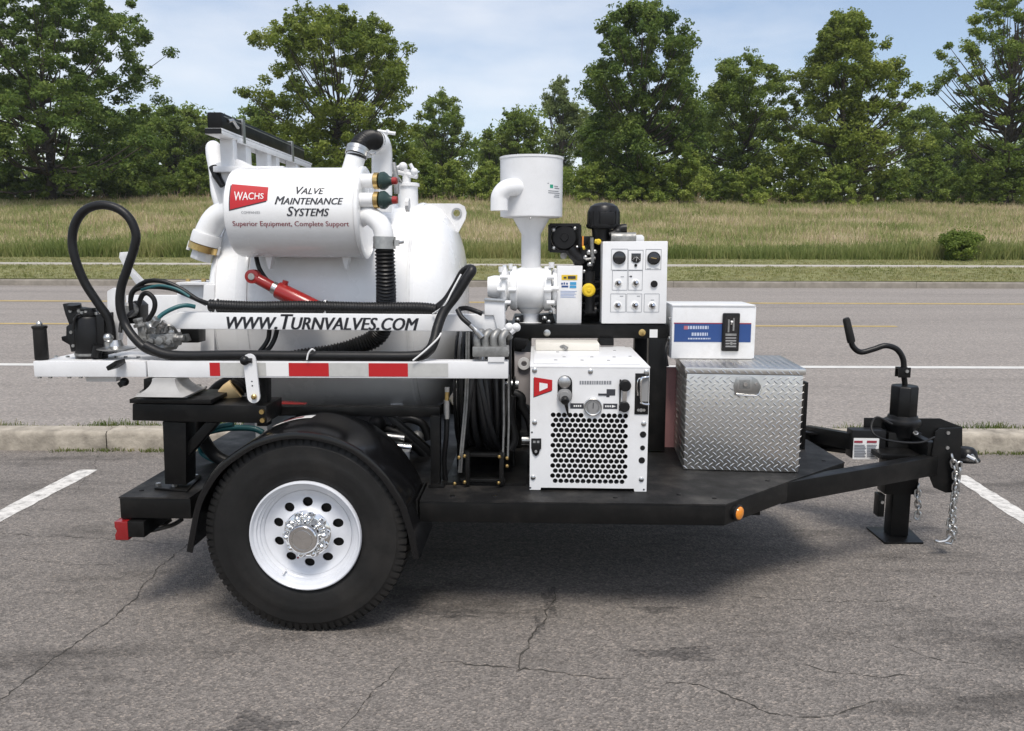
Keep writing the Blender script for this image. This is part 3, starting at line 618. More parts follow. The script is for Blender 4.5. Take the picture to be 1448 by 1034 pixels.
# lamps
c = at(1042, 726, .09); n_ = Vector((.31, -.33, 0)).normalized(); n_ = Vector((.69, -.72, 0)); c = Vector((1.70, .137, .462))
MB().lathe([(-.002, .034), (.012, .034), (.016, .030)], c, n_, 24).make('lamp_bezel', BLACKS, tr)
MB().lathe([(.014, .028), (.020, .025), (.024, .016), (.026, .0)], c, n_, 24).make('amber_marker', AMBER, tr)
M = MB(); a = at(163, 764, .06); b = at(180, 738, .06); xm = a.x; 
M.prism([(a.x, a.z), (b.x, a.z), (b.x, b.z), (a.x, b.z), (a.x, b.z-.022), (a.x+.008, (a.z+b.z)/2), (a.x, a.z+.022)], .06, .16); M.make('tail_lamp', REDL, tr, bev=.003)
M = MB().pbox(180, 738, 203, 760, .062, .3).beam(at(200, 740, .3), at(238, 732, .3), .05, .05).beam((a.x+.03, .1, b.z+.0), (a.x+.03, 2.0, b.z), .04, .05); M.make('lamp_bracket', BLACK, tr, bev=.003)
MB().tube(spline(pts([(202, 753, .25), (225, 748, .25), (245, 742, .2), (258, 734, .2)]), 5), .009, 8).make('lamp_wire', HOSE, tr)
# axle, springs and cross members below the deck
M = MB().cyl((0, .2, .40), (0, 1.96, .40), .038, 16); M.make('axle', BLACK, tr)
M = MB()
for x in (-.6, .5, 1.0, 1.5): M.box((x, .3, .395), (x+.05, 1.86, .424))
for y in (.5, 1.62): M.box((-.7, y, .33), (1.9, y+.06, .40))
M.make('chassis_rails', BLACK, tr, bev=.004)
# fender
arc = [(262, 780), (268, 745), (275, 712), (285, 690), (297, 671), (311, 655), (328, 642), (345, 630.5), (363, 621.5), (387, 614), (412, 610.5), (433, 611), (453, 614), (477, 620.5), (499, 630), (518, 643), (534, 657.5), (549, 674), (561, 692), (571, 708), (578, 725), (585, 747), (590, 769), (594, 790)]
def fender(ysg, nm, y0=-.055, y1=.325):
    A = [Vector((p.x, 0, p.z)) for p in spline([at(x, y, -.055) for x, y in arc], 3)]; cc = Vector((0, 0, .36)); R_ = []
    M = MB(); n = len(A); k = 8
    for i, p in enumerate(A):
        t = (A[min(n-1, i+1)]-A[max(0, i-1)]).normalized(); nn = Vector((-t.z, 0, t.x)); nn = nn if nn.dot(cc-p) > 0 else -nn
        for y, d in ((y1, 0), (y0+.014, 0), (y0+.003, .004), (y0, .014), (y0, .028), (y0+.006, .028), (y0+.012, .010), (y1, .007)):
            q = p+nn*d; M.v.append((q.x, y if ysg > 0 else 2.16-y, q.z))
    M.f = [(i*k+j, i*k+(j+1) % k, (i+1)*k+(j+1) % k, (i+1)*k+j) for i in range(n-1) for j in range(k)]+[tuple(range(k)), tuple((n-1)*k+j for j in range(k))]
    o = M.make(nm, FENDER, tr, ang=50)
    W_ = MB().prism([(p.x*.985, .36+(p.z-.36)*.985) for p in A], (.315 if ysg > 0 else 1.84), (.323 if ysg > 0 else 1.848)); W_.make('wheel_well_panel', BLACK, o)
    return o, A
fn, ARC = fender(1, 'fender'); fender(-1, 'fender')
M = MB(); a = [on(382, 608, .803), on(443, 604, .813), on(440, 600, .813), on(398, 603, .808)]
M.add([(v.x, v.y, v.z+.004) for v in a], [(0, 1, 2, 3)]); 
def fz(x):
    best = min(ARC, key=lambda p: abs(p.x-x)+(0 if p.z > .6 else 9)); return best.z
M = MB(); xs = [at(388+i*7, 600, .22).x for i in range(9)]; V = []
for i, x in enumerate(xs): V += [(x, .185, fz(x)+.003), (x+.004, .245, fz(x)+.003)]
M.add(V, [(2*i, 2*i+2, 2*i+3, 2*i+1) for i in range(8)]); M.make('fender_decal', PAPER, fn)
M = MB(); V = []
for i, x in enumerate(xs[2:7]): V += [(x, .205, fz(x)+.0045), (x+.002, .225, fz(x)+.0045)]
M.add(V, [(2*i, 2*i+2, 2*i+3, 2*i+1) for i in range(4)]); M.make('decal_mark', INKR, fn)
# wheels
def wheel(y0, sg):
    wz = .400; o_ = (0, y0, wz); ax = (0, sg, 0)
    e = bpy.data.objects.new('wheel', None); COL.objects.link(e); e.parent = tr
    R = .396
    pf = [(.030, .212), (.018, .222), (.010, .232), (.005, .245), (.003, .262), (.0022, .266), (.002, .270), (.0, .290), (-.001, .310), (.0002, .314), (.001, .335), (.003, .356), (.006, .360), (.0135, .373), (.024, .3900), (.044, .3965)]
    tread = [(a, r+.011) for a, r in [(.050, .388), (.078, .390), (.079, .380), (.086, .380), (.087, .390), (.113, .391), (.114, .381), (.121, .381), (.122, .391), (.148, .390), (.149, .380), (.156, .380), (.157, .390), (.185, .388)]]
    pf = pf+tread+[(.235-a, r) for a, r in reversed(pf)]
    MB().lathe(pf, o_, ax, 112, False).make('tyre', RUBBER, e, base=BASE[tr.name], ang=28)
    M = MB(); nb = 84
    for k in range(nb):
        for side in (0, 1):
            t0 = 2*pi*(k+.5*side)/nb; t1 = t0+2*pi/nb*.66; V = []
            for (a, r) in ((.0065, .362), (.018, .3945), (.042, .4005), (.076, .402), (.076, .394), (.030, .376)):
                for t in (t0, t1):
                    aa = a if side == 0 else .235-a; V.append((r*cos(t), y0+sg*aa, wz+r*sin(t)))
            n = 6; M.add(V, [(2*i, 2*i+1, (2*i+3) % 12, (2*i+2) % 12) for i in range(6)]+[tuple(range(0, 12, 2)), tuple(range(11, 0, -2))])
    o = M.make('tread_blocks', RUBBER, e, base=BASE[tr.name]); o['kind'] = 'stuff'
    rim = MB().lathe([(.22, .17), (.05, .172), (.040, .176), (.034, .184), (.026, .186), (.022, .194), (.014, .196), (.010, .205), (.002, .208), (-.003, .213), (-.002, .217), (.004, .220), (.02, .219), (.03, .2), (.2, .2)], o_, ax, 72, False)
    rim.make('rim', RIMW, e, base=BASE[tr.name])
    holes = [ngon(.124*cos(2*pi*(i+.5)/10), .124*sin(2*pi*(i+.5)/10), .0205, 16, .0185) for i in range(10)]
    def dz(x, z):
        r = sqrt(x*x+z*z); return float(np.interp(r, [0, .088, .098, .108, .150, .162, .172], [.034, .034, .040, .050, .058, .053, .047]))
    rings = [ngon(0, 0, r, 64) for r in (.160, .149, .107, .098, .089)]+[ngon(.124*cos(2*pi*(i+.5)/10), .124*sin(2*pi*(i+.5)/10), .0235, 16, .0215) for i in range(10)]
    D = plate_holes(ngon(0, 0, .172, 72), holes, 0, .006, lambda x, z, d: (x, y0+sg*(dz(x, z)+d), wz+z), rings)
    D.make('wheel_disc', RIMW, e, base=BASE[tr.name], ang=40)
    MB().lathe([(.07, .168), (.072, .0)], o_, ax, 40).make('brake_drum', BLACK, e, base=BASE[tr.name])
    hub = MB().lathe([(.045, .093), (.036, .094), (.030, .088), (.026, .072), (.010, .066), (.004, .062), (-.018, .0605), (-.030, .058), (-.036, .052), (-.036, .041), (-.0335, .040), (-.0335, .038), (-.036, .037), (-.037, .0)], o_, ax, 48, False)
    hub.make('hub_cap', CHROME, e, base=BASE[tr.name])
    for i in range(10):
        a = 2*pi*(i+.1)/10; c = Vector((.0785*cos(a), y0+sg*.033, wz+.0785*sin(a))); d = Vector((-.12*cos(a), -sg, -.12*sin(a))).normalized()
        MB().lathe([(0, .0175), (.005, .0180), (.007, .0150), (.028, .0140), (.038, .0095), (.042, .0)], c, d, 12, False).make('lug_nut', CHROME, e, base=BASE[tr.name], ang=50)
        c2 = Vector((.074*cos(a+.31), y0+sg*.020, wz+.074*sin(a+.31)))
        if i % 2 == 0: MB().ball(c2, .0105, 10).make('stud_cover', CHROME, e, base=BASE[tr.name])
    MB().tube([(-.088, y0+sg*.03, wz-.145), (-.096, y0+sg*.012, wz-.158)], .004, 8).make('valve_stem', CHROME, e, base=BASE[tr.name])
    c = Vector((-.045, y0+sg*.053, wz-.105)); MB().cyl(c, c+Vector((0, -sg*.004, 0)), .004, 8).make('balance_dot', REDL, e, base=BASE[tr.name])
    return e
wheel(-.040, 1); wheel(2.20, -1)
# safety chains
LINK = None
def chain(P, label, start=0):
    global LINK
    Q = resample(spline(P, 20), .030)
    t = thing('safety_chain', label, 'chain', tuple(P[0]), group='safety chains at the tongue')
    for i in range(len(Q)-1):
        if LINK is None:
            pth = [(.0125*cos(a), 0, .0085*(1 if sin(a) > 0 else -1)+.0125*sin(a)) for a in [2*pi*(k+.5)/14 for k in range(14)]]
            LINK = MB().tube(pth, .0055, 8, closed=True).make('chain_link', STEEL, None, base=Vector((0, 0, 0)))
            o = LINK
        else: o = LINK.copy(); COL.objects.link(o)
        o.parent = t; d = (Q[i+1]-Q[i]).normalized(); q = d.to_track_quat('Z', 'Y'); o.rotation_mode = 'QUATERNION'
        from mathutils import Quaternion
        o.rotation_quaternion = q @ Quaternion((0, 0, 1), pi/2*(i % 2)+.5); o.location = (Q[i]+Q[i+1])/2-Vector(P[0])
    return t, Q[-1]
c1, e1 = chain(pts([(1346, 644, .90), (1351, 672, .90), (1349, 712, .90), (1343, 745, .90), (1345, 765, .90)]), 'zinc safety chain hanging from the near coupler plate almost to the ground')
c2, e2 = chain(pts([(1357, 655, .895), (1352, 690, .90), (1347, 722, .90), (1350, 764, .90)])[::1], 'second strand of zinc chain with the hook beside the coupler plate')
P = [e1+Vector(v) for v in ((.0, 0, .005), (-.02, 0, -.018), (-.055, 0, -.026), (-.075, 0, -.02))]
hk = MB().tube(spline(P, 5), [.009]*8+[.009, .009, .008, .007, .006, .005, .004, .003][:len(spline(P, 5))-8], 8).tube([e1+Vector((-.075, 0, -.020)), e1+Vector((.005, 0, -.036)), e1+Vector((.02, 0, .0))], .006, 8)
hk.make('chain_hook', STEEL, c1)
chain(pts([(1299, 686, 1.12), (1297, 704, 1.12), (1299, 721, 1.12), (1295, 738, 1.12)]), 'short zinc chain hanging behind the jack drop leg')

# ================================================================ equipment on the trailer
def screws(parent, ql, y, r=.008, m=STEEL, proud=.006, nm='screw'):
    first = None
    for q in ql:
        c = at(q[0], q[1], y)
        if first is None:
            first = MB().lathe([(-.001, r), (proud*.5, r), (proud, r*.5), (proud*1.02, 0)], (0, 0, 0), (0, -1, 0), 10, False).make(nm, m, None, base=Vector((0, 0, 0)))
            o = first
        else: o = first.copy(); COL.objects.link(o)
        o.parent = parent; b = BASE[root(parent).name]; o.location = (c.x-b[0], y-b[1], c.z-b[2])
    return first
def logo(parent, q, y, letters=True, surf=None):     # red trapezoid badge, tall side at the left
    x0, y0, x1, y1 = q; a = at(x0, y1, y); b = at(x1, y0, y); W_, H_ = b.x-a.x, b.z-a.z; cx_, cz_ = (a.x+b.x)/2, (a.z+b.z)/2
    f = surf or (lambda d: (lambda u, v: (cx_+u, y-d, cz_+v)))
    tp = lambda s, ox=0, oz=0: [(-W_/2*s+ox, -H_/2*s+oz), (W_/2*s+ox, -H_/2*s*.45+oz+.06*H_), (W_/2*s+ox, H_/2*s*.72+oz), (-W_/2*s+ox, H_/2*s+oz)]
    def poly(P, d, m, nm):
        V = []; n = 14
        for i in range(n+1):
            t = i/n; lo = Vector(P[0]).lerp(Vector(P[1]), t); hi = Vector(P[3]).lerp(Vector(P[2]), t)
            for j in range(5): c = lo.lerp(hi, j/4); V.append(f(d)(c.x, c.y))
        M = MB().add(V, [(i*5+j, (i+1)*5+j, (i+1)*5+j+1, i*5+j+1) for i in range(n) for j in range(4)]); M.make(nm, m, parent)
    poly(tp(1, -.03*W_, -.05*H_), .0010, INK, 'logo_shadow'); poly(tp(1), .0016, REDT, 'logo_badge')
    if letters:
        V, F_, W1, H1 = text2d('WACHS', 1., offset=.006); M = MB()
        s = W_*.80/W1
        M.add([f(.0026)(a_*s, b_*s*(1.75-.9*(a_*s/W_+.5))*1.0) for a_, b_ in V], F_); M.make('logo_letters', PAPER, parent)
        V, F_, W1, H1 = text2d('COMPANIES', 1.); s = W_*.5/W1; M = MB().add([f(.0014)(a_*s+.05*W_, b_*s-H_*.60) for a_, b_ in V], F_); M.make('logo_caption', INKG, parent)
    else: poly(tp(.45, .02*W_), .0022, PAPER, 'logo_window')
    
# ---- vacuum tank
tk = thing('vacuum_tank', 'large glossy white horizontal debris tank in the middle of the trailer, behind the filter drum', 'tank', (-.1, 1.08, .69))
TC = Vector((0, 1.08, 1.212)); TR = .520; xl = -.555; xr = .325
def headprof(d, R):
    return [(0, R)]+[(d*sin(pi/2*i/10)*1.0, R*cos(pi/2*i/10)**.62) for i in range(1, 10)]+[(d, 0)]
MB().lathe([(xl, TR), (xr, TR)], (0, TC.y, TC.z), (1, 0, 0), 96, False).make('shell', WHITE, tk)
MB().lathe([(xr, TR)]+[(xr+a, r) for a, r in headprof(.215, TR)], (0, TC.y, TC.z), (1, 0, 0), 96, False).make('end_head', WHITE, tk)
MB().lathe([(xl, TR)]+[(xl-a, r) for a, r in headprof(.085, TR)], (0, TC.y, TC.z), (1, 0, 0), 96, False).make('end_head', WHITE, tk)
for x, w_, r in ((xr-.015, .03, TR+.004), (xl+.10, .05, TR+.012)):
    MB().lathe([(x, TR-.01), (x, r-.002), (x+.004, r), (x+w_-.004, r), (x+w_, r-.002), (x+w_, TR-.01)], (0, TC.y, TC.z), (1, 0, 0), 96, False).make('weld_band', WHITE, tk)
hz0 = at(577, 259, .95).z; M = MB().lathe([(1.68-hz0, .048), (-.016, .048), (-.016, .056), (-.002, .056), (0, .050), (0, 0)], (at(577, 275, .95).x, .95, hz0), (0, 0, 1), 32); M.make('hatch_neck', WHITE, tk)
for x, r in ((xr-.001, TR), (xl+.002, TR)):
    MB().tube([(x+.0012*sin(9*a), TC.y+(r+.001)*cos(a), TC.z+(r+.001)*sin(a)) for a in [2*pi*i/160 for i in range(160)]], [.0035+.001*(i % 2) for i in range(160)], 6, closed=True).make('weld_bead', WHITE2, tk)
# lifting lug
c = at(643, 304, 1.08); lp = ngon(c.x+.01, c.z, .062, 20)
lp = [(c.x-.02, c.z+.055), (c.x+.025, c.z+.055), (c.x+.050, c.z+.042), (c.x+.060, c.z+.01), (c.x+.055, c.z-.02), (c.x-.01, c.z-.14), (c.x-.16, c.z-.14), (c.x-.16, c.z+.055)]
plate_holes(lp, [ngon(c.x+.012, c.z+.008, .020, 16)], 1.065, 1.085, lambda x, z, d: (x, d, z)).make('lifting_lug', WHITE2, tk)
MB().lathe([(0, .026), (.004, .026), (.004, .017), (0, .017)], (c.x+.012, 1.063, c.z+.008), (0, -1, 0), 20, False).make('lug_bushing', STEEL, tk)
for x in (-.45, .22): MB().prism([(.82, .515), (1.34, .515), (1.36, .77), (1.08, .70), (.80, .77)], x-.03, x+.03, 'x').make('saddle', WHITE2, tk, bev=.003)
# vertical pipe with cap behind the hose elbow, coming out of the tank top
px = at(541, 240, .85); M = MB()
P = spline([at(540, 300, .74), at(540, 240, .74), at(540, 216, .73), at(537, 203, .70), at(530, 200, .66)], 7)
M.tube(P, .047, 22).make('outlet_elbow', WHITE, tk)
c = at(544, 190, .83); MB().cyl(c, c+Vector((.02, -.01, .012)), .012, 8).tube([c+Vector((-.03, -.02, .012)), c+Vector((.05, 0, .003))], .008, 8).make('wing_nut', WHITE2, tk)
# vent valves and levers on the hatch
c = at(575, 243, .95); M = MB()
M.tube(pts([(575, 262, .95), (575, 240, .95)]), .02, 12).tube(pts([(562, 243, .95), (590, 250, .93)]), .012, 10).ball(at(570, 236, .95), .022).ball(at(586, 243, .93), .018).tube(pts([(586, 243, .93), (580, 232, .93)]), .009, 8).tube(pts([(572, 232, .95), (560, 238, .94)]), .008, 8)
M.make('vent_valve', WHITE2, tk)
MB().tube(pts([(556, 231, .9), (560, 250, .88), (561, 274, .88)]), .013, 8).tube(pts([(540, 230, .9), (556, 246, .88)]), .007, 8).tube(pts([(548, 230, .9), (568, 258, .9)]), .006, 8).make('hatch_lever', CAST, tk)
MB().tube(pts([(574, 290, .56), (579, 290, .56)]), .03, 10).make('tank_boss', WHITE2, tk)

# ---- filter drum
fd = thing('filter_drum', 'white horizontal filter drum lettered VALVE MAINTENANCE SYSTEMS, mounted in front of the tank top', 'filter drum', (-.15, .5, 1.47))
FC = Vector((0, .50, 1.660)); FR = .190; fx0 = at(337, 300, .50).x; fx1 = at(513, 300, .50).x
MB().lathe([(fx0, 0), (fx0, FR-.02), (fx0+.006, FR-.006), (fx0+.02, FR), (fx1-.005, FR), (fx1, FR-.002), (fx1, 0)], (0, FC.y, FC.z), (1, 0, 0), 72, False).make('drum_shell', WHITE, fd)
MB().lathe([(fx1, FR+.001), (fx1+.004, FR+.006), (fx1+.016, FR+.006), (fx1+.020, FR), (fx1+.022, FR-.01), (fx1+.024, 0)], (0, FC.y, FC.z), (1, 0, 0), 72, False).make('end_flange', WHITE, fd)
def onfd(d):
    def g(x, z):                 # point on the drum front at height z
        a = asin(max(-.98, min(.98, (z-FC.z)/FR))); r = FR+d; return (x, FC.y-r*cos(a), FC.z+r*sin(a))
    return g
def drum_text(body, px, py, wpx, m, nm, d=.0016, **k):
    y = FC.y-FR*.97; c = at(px, py, y); wd = wpx/FPX*(at(px, py, y)-_toT(C0)).length
    a0 = asin(max(-.98, min(.98, (c.z-FC.z)/FR)))
    def f(u, v): a = a0+v/FR; r = FR+d; return (c.x+u, FC.y-r*cos(a), FC.z+r*sin(a))
    M = MB(); h = text_fit(M, body, wd, f, **k); M.make(nm, m, fd); return h
drum_text('Valve', 437.5, 269, 39, INK, 'lettering', caps=True, shear=.28, bold=.02)
drum_text('Maintenance', 437, 283.5, 93, INK, 'lettering', caps=True, shear=.28, bold=.022)
drum_text('Systems', 436, 299, 58, INK, 'lettering', caps=True, shear=.28, bold=.022)
drum_text('Superior Equipment, Complete Support', 411, 317.5, 158, INKR, 'tagline', bold=.008)
def fsurf(q):
    y = FC.y-FR*.97; c = at((q[0]+q[2])/2, (q[1]+q[3])/2, y); a0 = asin((c.z-FC.z)/FR)
    return lambda d: (lambda u, v: (c.x+u, FC.y-(FR+d)*cos(a0+v/FR), FC.z+(FR+d)*sin(a0+v/FR)))
q = (326, 258, 377, 297); logo(fd, q, .33, True, fsurf(q))
# relief valves
for py, x1_, yy in ((256, 505, .40), (283, 510, .36)):
    a = at(513, py, yy); ax = Vector((1, -.12, -.01)).normalized()
    s0 = 1.0 if py < 270 else 1.02
    M = MB().lathe([(-.03, .030), (.045, .030), (.048, .033), (.05, .033)], a, ax, 20); M.make('valve_stub', WHITE, fd)
    rv = MB().lathe([(.050, .031), (.052, .035), (.070, .035), (.072, .031)], a, ax, 12); rv.make('brass_collar', BRASS, fd)
    MB().lathe([(.072, .026), (.078, .036), (.094, .038), (.106, .030), (.114, .021), (.128, .017), (.129, 0)], a, ax, 20, False).make('relief_bell', GREEN, fd)
    MB().lathe([(.125, .0165), (.145, .0155), (.148, .012), (.148, 0)], a, ax, 16, False).make('red_cap', RED, fd)
# drum outlet elbow downwards, stub for top hose
P = spline([Vector((fx1-.01, .40, at(500, 312, .4).z)), at(520, 305, .38), at(535, 314, .35), at(542, 328, .34), at(543.5, 345, .34)], 8)
MB().tube(P, .040, 24).make('elbow_pipe', WHITE, fd)
P = [at(494, 250, .5), at(500, 232, .50), at(505, 214, .51)]
MB().tube(spline(P, 5), .042, 24).make('hose_stub', WHITE, fd)
for px_ in (382, 490): 
    c = at(px_, 364, .5); MB().prism([(c.x-.02, c.z+.02), (c.x+.02, c.z+.02), (c.x+.004, c.z-.05), (c.x-.004, c.z-.05)], .48, .52).make('drum_bracket', WHITE2, fd)
# left cradle strap behind the drum
MB().prism([(at(308, 232, .62).x, at(308, 232, .62).z), (at(340, 226, .62).x, at(340, 226, .62).z), (at(360, 236, .62).x, at(360, 236, .62).z), (at(345, 300, .62).x, at(345, 300, .62).z), (at(318, 300, .62).x, at(318, 300, .62).z), (at(302, 252, .62).x, at(302, 252, .62).z)], .58, .64).make('end_bracket', WHITE2, fd, bev=.006)
MB().tube(pts([(301, 236, .57), (306, 248, .56), (315, 263, .55)]), [.018, .018, .014], 10).make('rubber_strap', BLACKS, fd)

# ---- side pipe on the left with brass coupling
sp = thing('side_outlet', 'white side outlet pipe with a brass ring and cap, left of the filter drum', 'pipe', (-.62, .62, 1.4))
MB().tube(spline(pts([(335, 300, .62), (322, 300, .62), (306, 309, .62), (296, 324, .62), (290, 340, .62)]), 8), .055, 24).make('elbow', WHITE, sp)
a = at(294, 330, .62); b = at(284, 366, .62); ax = (b-a).normalized(); l_ = (b-a).length
MB().lathe([(.0, .063), (.01, .066), (.05, .066), (.052, .060)], a, ax, 24).make('socket', WHITE2, sp)
MB().lathe([(.052, .058), (.054, .067), (.082, .067), (.084, .058)], a, ax, 14).make('brass_ring', BRASS, sp)
MB().lathe([(.084, .044), (.086, .048), (.122, .048), (.126, .044), (.126, 0)], a, ax, 8, False).make('cap', WHITE2, sp, bev=.003)
for s_ in (-1, 1): c = a+ax*.07+Vector((s_*.066, 0, s_*-.012)); MB().cyl(c-ax*.02, c+ax*.02, .009, 8).make('cam_lug', WHITE2, sp)
a2 = thing('vent_tube', 'white bent tube with a rounded top at the left, under the rack end', 'tube', (-.65, .75, 1.5))
MB().tube(spline(pts([(302, 210, .80), (303, 222, .78), (307, 245, .75), (310, 275, .72), (318, 300, .7)]), 6), [.030]*3+[.036]*3+[.032]*19 if False else .036, 18).ball(at(302, 210, .80), .036).make('tube_body', WHITE, a2)

# ---- rack with black square tube across the tank
rk = thing('overhead_rack', 'white overhead rack running across the tank top, dark tube laid on it', 'rack', (-.55, .5, 1.75))
n0 = at(302, 186, .42); zt = at(302, 181.5, .42).z; hw = .036
MB().box((n0.x-hw, .42, zt-.008), (n0.x+hw, 1.80, zt+.001)).box((n0.x+hw-.006, .60, zt-.034), (n0.x+hw, 1.78, zt-.009)).box((n0.x-hw, .60, zt-.034), (n0.x-hw+.006, 1.78, zt-.009)).box((n0.x-hw, .42, zt-.024), (n0.x+hw, .60, zt-.009)).make('rack_channel', WHITE2, rk, bev=.002)
MB().box((n0.x-hw+.002, .413, zt-.022), (n0.x+hw-.002, .4195, zt-.001)).make('end_cap', BLACKS, rk)
for yy, w_ in ((.56, .05), (.72, .07), (1.02, .06), (1.16, .05), (1.5, .05)):
    MB().box((n0.x-.03, yy, 1.66 if yy < .9 else 1.70), (n0.x+hw-.008, yy+w_, zt-.0095)).make('rack_post', WHITE2, rk, bev=.003)
MB().box((n0.x-.05, .52, 1.835), (n0.x+.26, .80, 1.86)).make('rack_foot', WHITE2, rk, bev=.004)
for yy in (.66, 1.40):
    M = MB().box((n0.x-.038, yy, zt+.002), (n0.x-.0325, yy+.03, zt+.069)).box((n0.x+.0325, yy, zt-.03), (n0.x+.040, yy+.03, zt+.069)).box((n0.x-.038, yy, zt+.070), (n0.x+.040, yy+.03, zt+.075)); M.make('clamp_strap', STEEL, rk)
M = MB().box((n0.x-.031, .435, zt+.003), (n0.x+.031, 1.66, zt+.068))
o = lone(M, 'square_tube', BLACK, 'long black square tube strapped on top of the white overhead rack', 'tube', (n0.x, .43, zt), .005)
M = MB().tube([(n0.x-.034, .50, zt+.062), (n0.x-.034, 1.6, zt+.062)], .004, 6).box((n0.x+.0312, .46, zt+.052), (n0.x+.034, 1.65, zt+.056)); M.make('tube_seam', STEEL, o)
c = Vector((n0.x+.035, .50, zt+.040)); MB().tube([c, c+Vector((.008, .03, .010)), c+Vector((.008, .07, -.010)), c+Vector((.004, .10, -.012))], .007, 8).make('tube_latch', STEEL, o)

# ---- corrugated hoses
def hose(name, P, r, label, base=None, corrug=True, n=18, pitch=.0145, group=None, m=HOSE, depth=.17):
    P = [Vector(p) for p in P]; M = MB(); b = base or tuple(P[0])
    if corrug: corr(M, P, r, pitch, n, depth)
    else: M.tube(spline(P, 9), r, n)
    return lone(M, name, m, label, 'hose', b, group=group, ang=80)
def clamp(parent, P, r, wd=.03, lug=True, m=STEEL):
    a, b = Vector(P[0]), Vector(P[1]); d = (b-a).normalized()
    c = MB().lathe([(0, r), (0, r+.003), (wd*.45, r+.003), (wd*.45, r+.0015), (wd*.55, r+.0015), (wd*.55, r+.003), (wd, r+.003), (wd, r)], a, d, 28, False).make('hose_clamp', m, parent)
    if lug: s_ = Vector((0, -1, 0)).cross(d).normalized(); q = a+d*wd/2+s_*(r+.01)*(1 if s_.x > 0 else -1)+Vector((0, -.01, 0)); MB().beam(q-d*.012, q+d*.012, .02, .018).cyl(q, q+Vector((.028, -.006, .004)), .006, 8).make('clamp_bolt', m, parent)
P = [at(508, 224, .50), at(512, 212, .51), at(519, 201, .56), at(529, 196, .64), at(540, 198, .72), at(546, 203, .80)]
h1 = hose('vacuum_hose', [at(503, 224, .5), at(506, 212, .51), at(513, 202, .55), at(524, 197.5, .62), at(536, 200, .68)], .043, 'black corrugated hose elbow arching above the right end of the white filter drum')
clamp(h1, (at(503.5, 220, .5), at(506, 211, .51)), .045, .035)
h2 = hose('vacuum_hose', [at(543.5, 338, .34), at(545, 380, .34), at(546, 420, .38), at(544, 452, .46), at(533, 476, .50), at(505, 490, .50), at(470, 500, .48), at(420, 508, .46), at(372, 522, .44), at(348, 536, .38), at(334, 550, .34)], .043, 'thick black corrugated hose dropping from the drum elbow and curving behind the rails')
clamp(h2, (at(543.5, 352, .34), at(543.5, 337, .34)), .044, .05)
na, nb = at(334, 550, .33), at(308, 567, .31); MB().lathe([(0, .046), (.035, .044), ((nb-na).length*.8, .033), ((nb-na).length, .028), ((nb-na).length, 0)], na, nb-na, 20).make('hose_nozzle', TAN, h2)

# ---- valve operator arm
va = thing('valve_arm', 'white folded arm lettered www.TURNVALVES.com with red and silver tape on its lower rail', 'machine arm', (0, .2, .95))
ly = .14
def lp_(px, py, y=ly): return at(px, py, y)
zr0 = (at(50, 510, ly).z+at(715, 510, ly).z)/2
M = MB(); a0, a1 = at(47.5, 522, ly), at(206, 522.3, ly); b1 = at(718.5, 524, ly)
ra = MB().beam((a0.x, ly+.035, a0.z), (a1.x, ly+.035, a1.z), .07, .064).make('lower_rail', WHITEP, va, bev=.004)
rb = MB().beam((a1.x+.004, ly+.040, a1.z), (b1.x, ly+.040, b1.z), .07, .072 if False else .068).make('lower_rail', WHITEP, va, bev=.004)
def tape(x0, x1, m):
    f = lambda x: at(x, 522+(x-206)*.0033, ly).x
    u0, u1 = f(x0), f(x1); s = lambda u: a1.z+(b1.z-a1.z)*(u-a1.x)/(b1.x-a1.x)
    MB().add([(u0, ly+.0035, s(u0)-.027), (u1, ly+.0035, s(u1)-.027), (u1, ly+.0035, s(u1)+.027), (u0, ly+.0035, s(u0)+.027)], [(0, 1, 2, 3)]).make('reflective_tape', m, va)
for x0, x1, m in ((296, 311, REDT), (311, 376, SILT), (376, 408, PAPER), (408, 465, REDT), (465, 521, SILT), (521, 577, REDT), (577, 634, SILT)): tape(x0, x1-.4, m)
# left end deck plates, grip, motor
z1_ = at(100, 510, .2).z
MB().box((a0.x, .211, a0.z+.015), (at(205, 505, .2).x, .52, a0.z+.027)).make('head_plate', WHITEP, va, bev=.002)
MB().box((a0.x, .46, a0.z-.032), (at(206, 505, .4).x, .53, a0.z+.012)).make('rear_rail', WHITEP, va, bev=.003)
g = at(55, 507, .16); MB().lathe([(0, .024), (.004, .0265), (.125, .0255), (.13, .029), (.138, .029), (.14, .02), (.14, 0)], (g.x, .18, a0.z+.033), (0, 0, 1), 20).make('hand_grip', RUBBER, va)
MB().lathe([(0, .012), (.008, .012), (.016, .006), (.016, 0)], (g.x, .18, a0.z+.173), (0, 0, 1), 10).make('grip_screw', STEEL, va)
m0 = at(130, 506, .26); m1 = at(130, 446, .26)
mo = MB().lathe([(0, .060), (.004, .062), (m1.z-m0.z-.01, .060), (m1.z-m0.z, .054), (m1.z-m0.z, 0)], (m0.x, .26, a0.z+.028), (0, 0, 1), 28).make('drive_motor', BLACKS, va)
MB().pprism([(88, 430), (92, 429), (97, 434), (131, 438), (133, 441), (128, 446), (124, 470), (116, 480), (112, 476), (104, 478), (97, 474), (97, 458), (92, 445)], .26, .32).make('motor_bracket', BLACKS, va, bev=.004)
MB().pprism([(93, 462), (98, 458), (108, 460), (112, 470), (111, 497), (100, 498), (98, 488), (87, 482), (86, 476), (93, 475)], .22, .27).make('motor_valve', BLACKS, va, bev=.005)
MB().lathe([(0, .028), (.02, .028), (.02, 0)], at(106, 437, .28), (0, -.2, 1), 12).make('motor_port', BLACKS, va)
for i_, q in enumerate([(116, 444), (122, 443), (137, 445)]): MB().cyl(at(*q, .24), at(*q, .24)+Vector((0, -.0, .01)), .008, 8).make('bolt', STEEL, va)
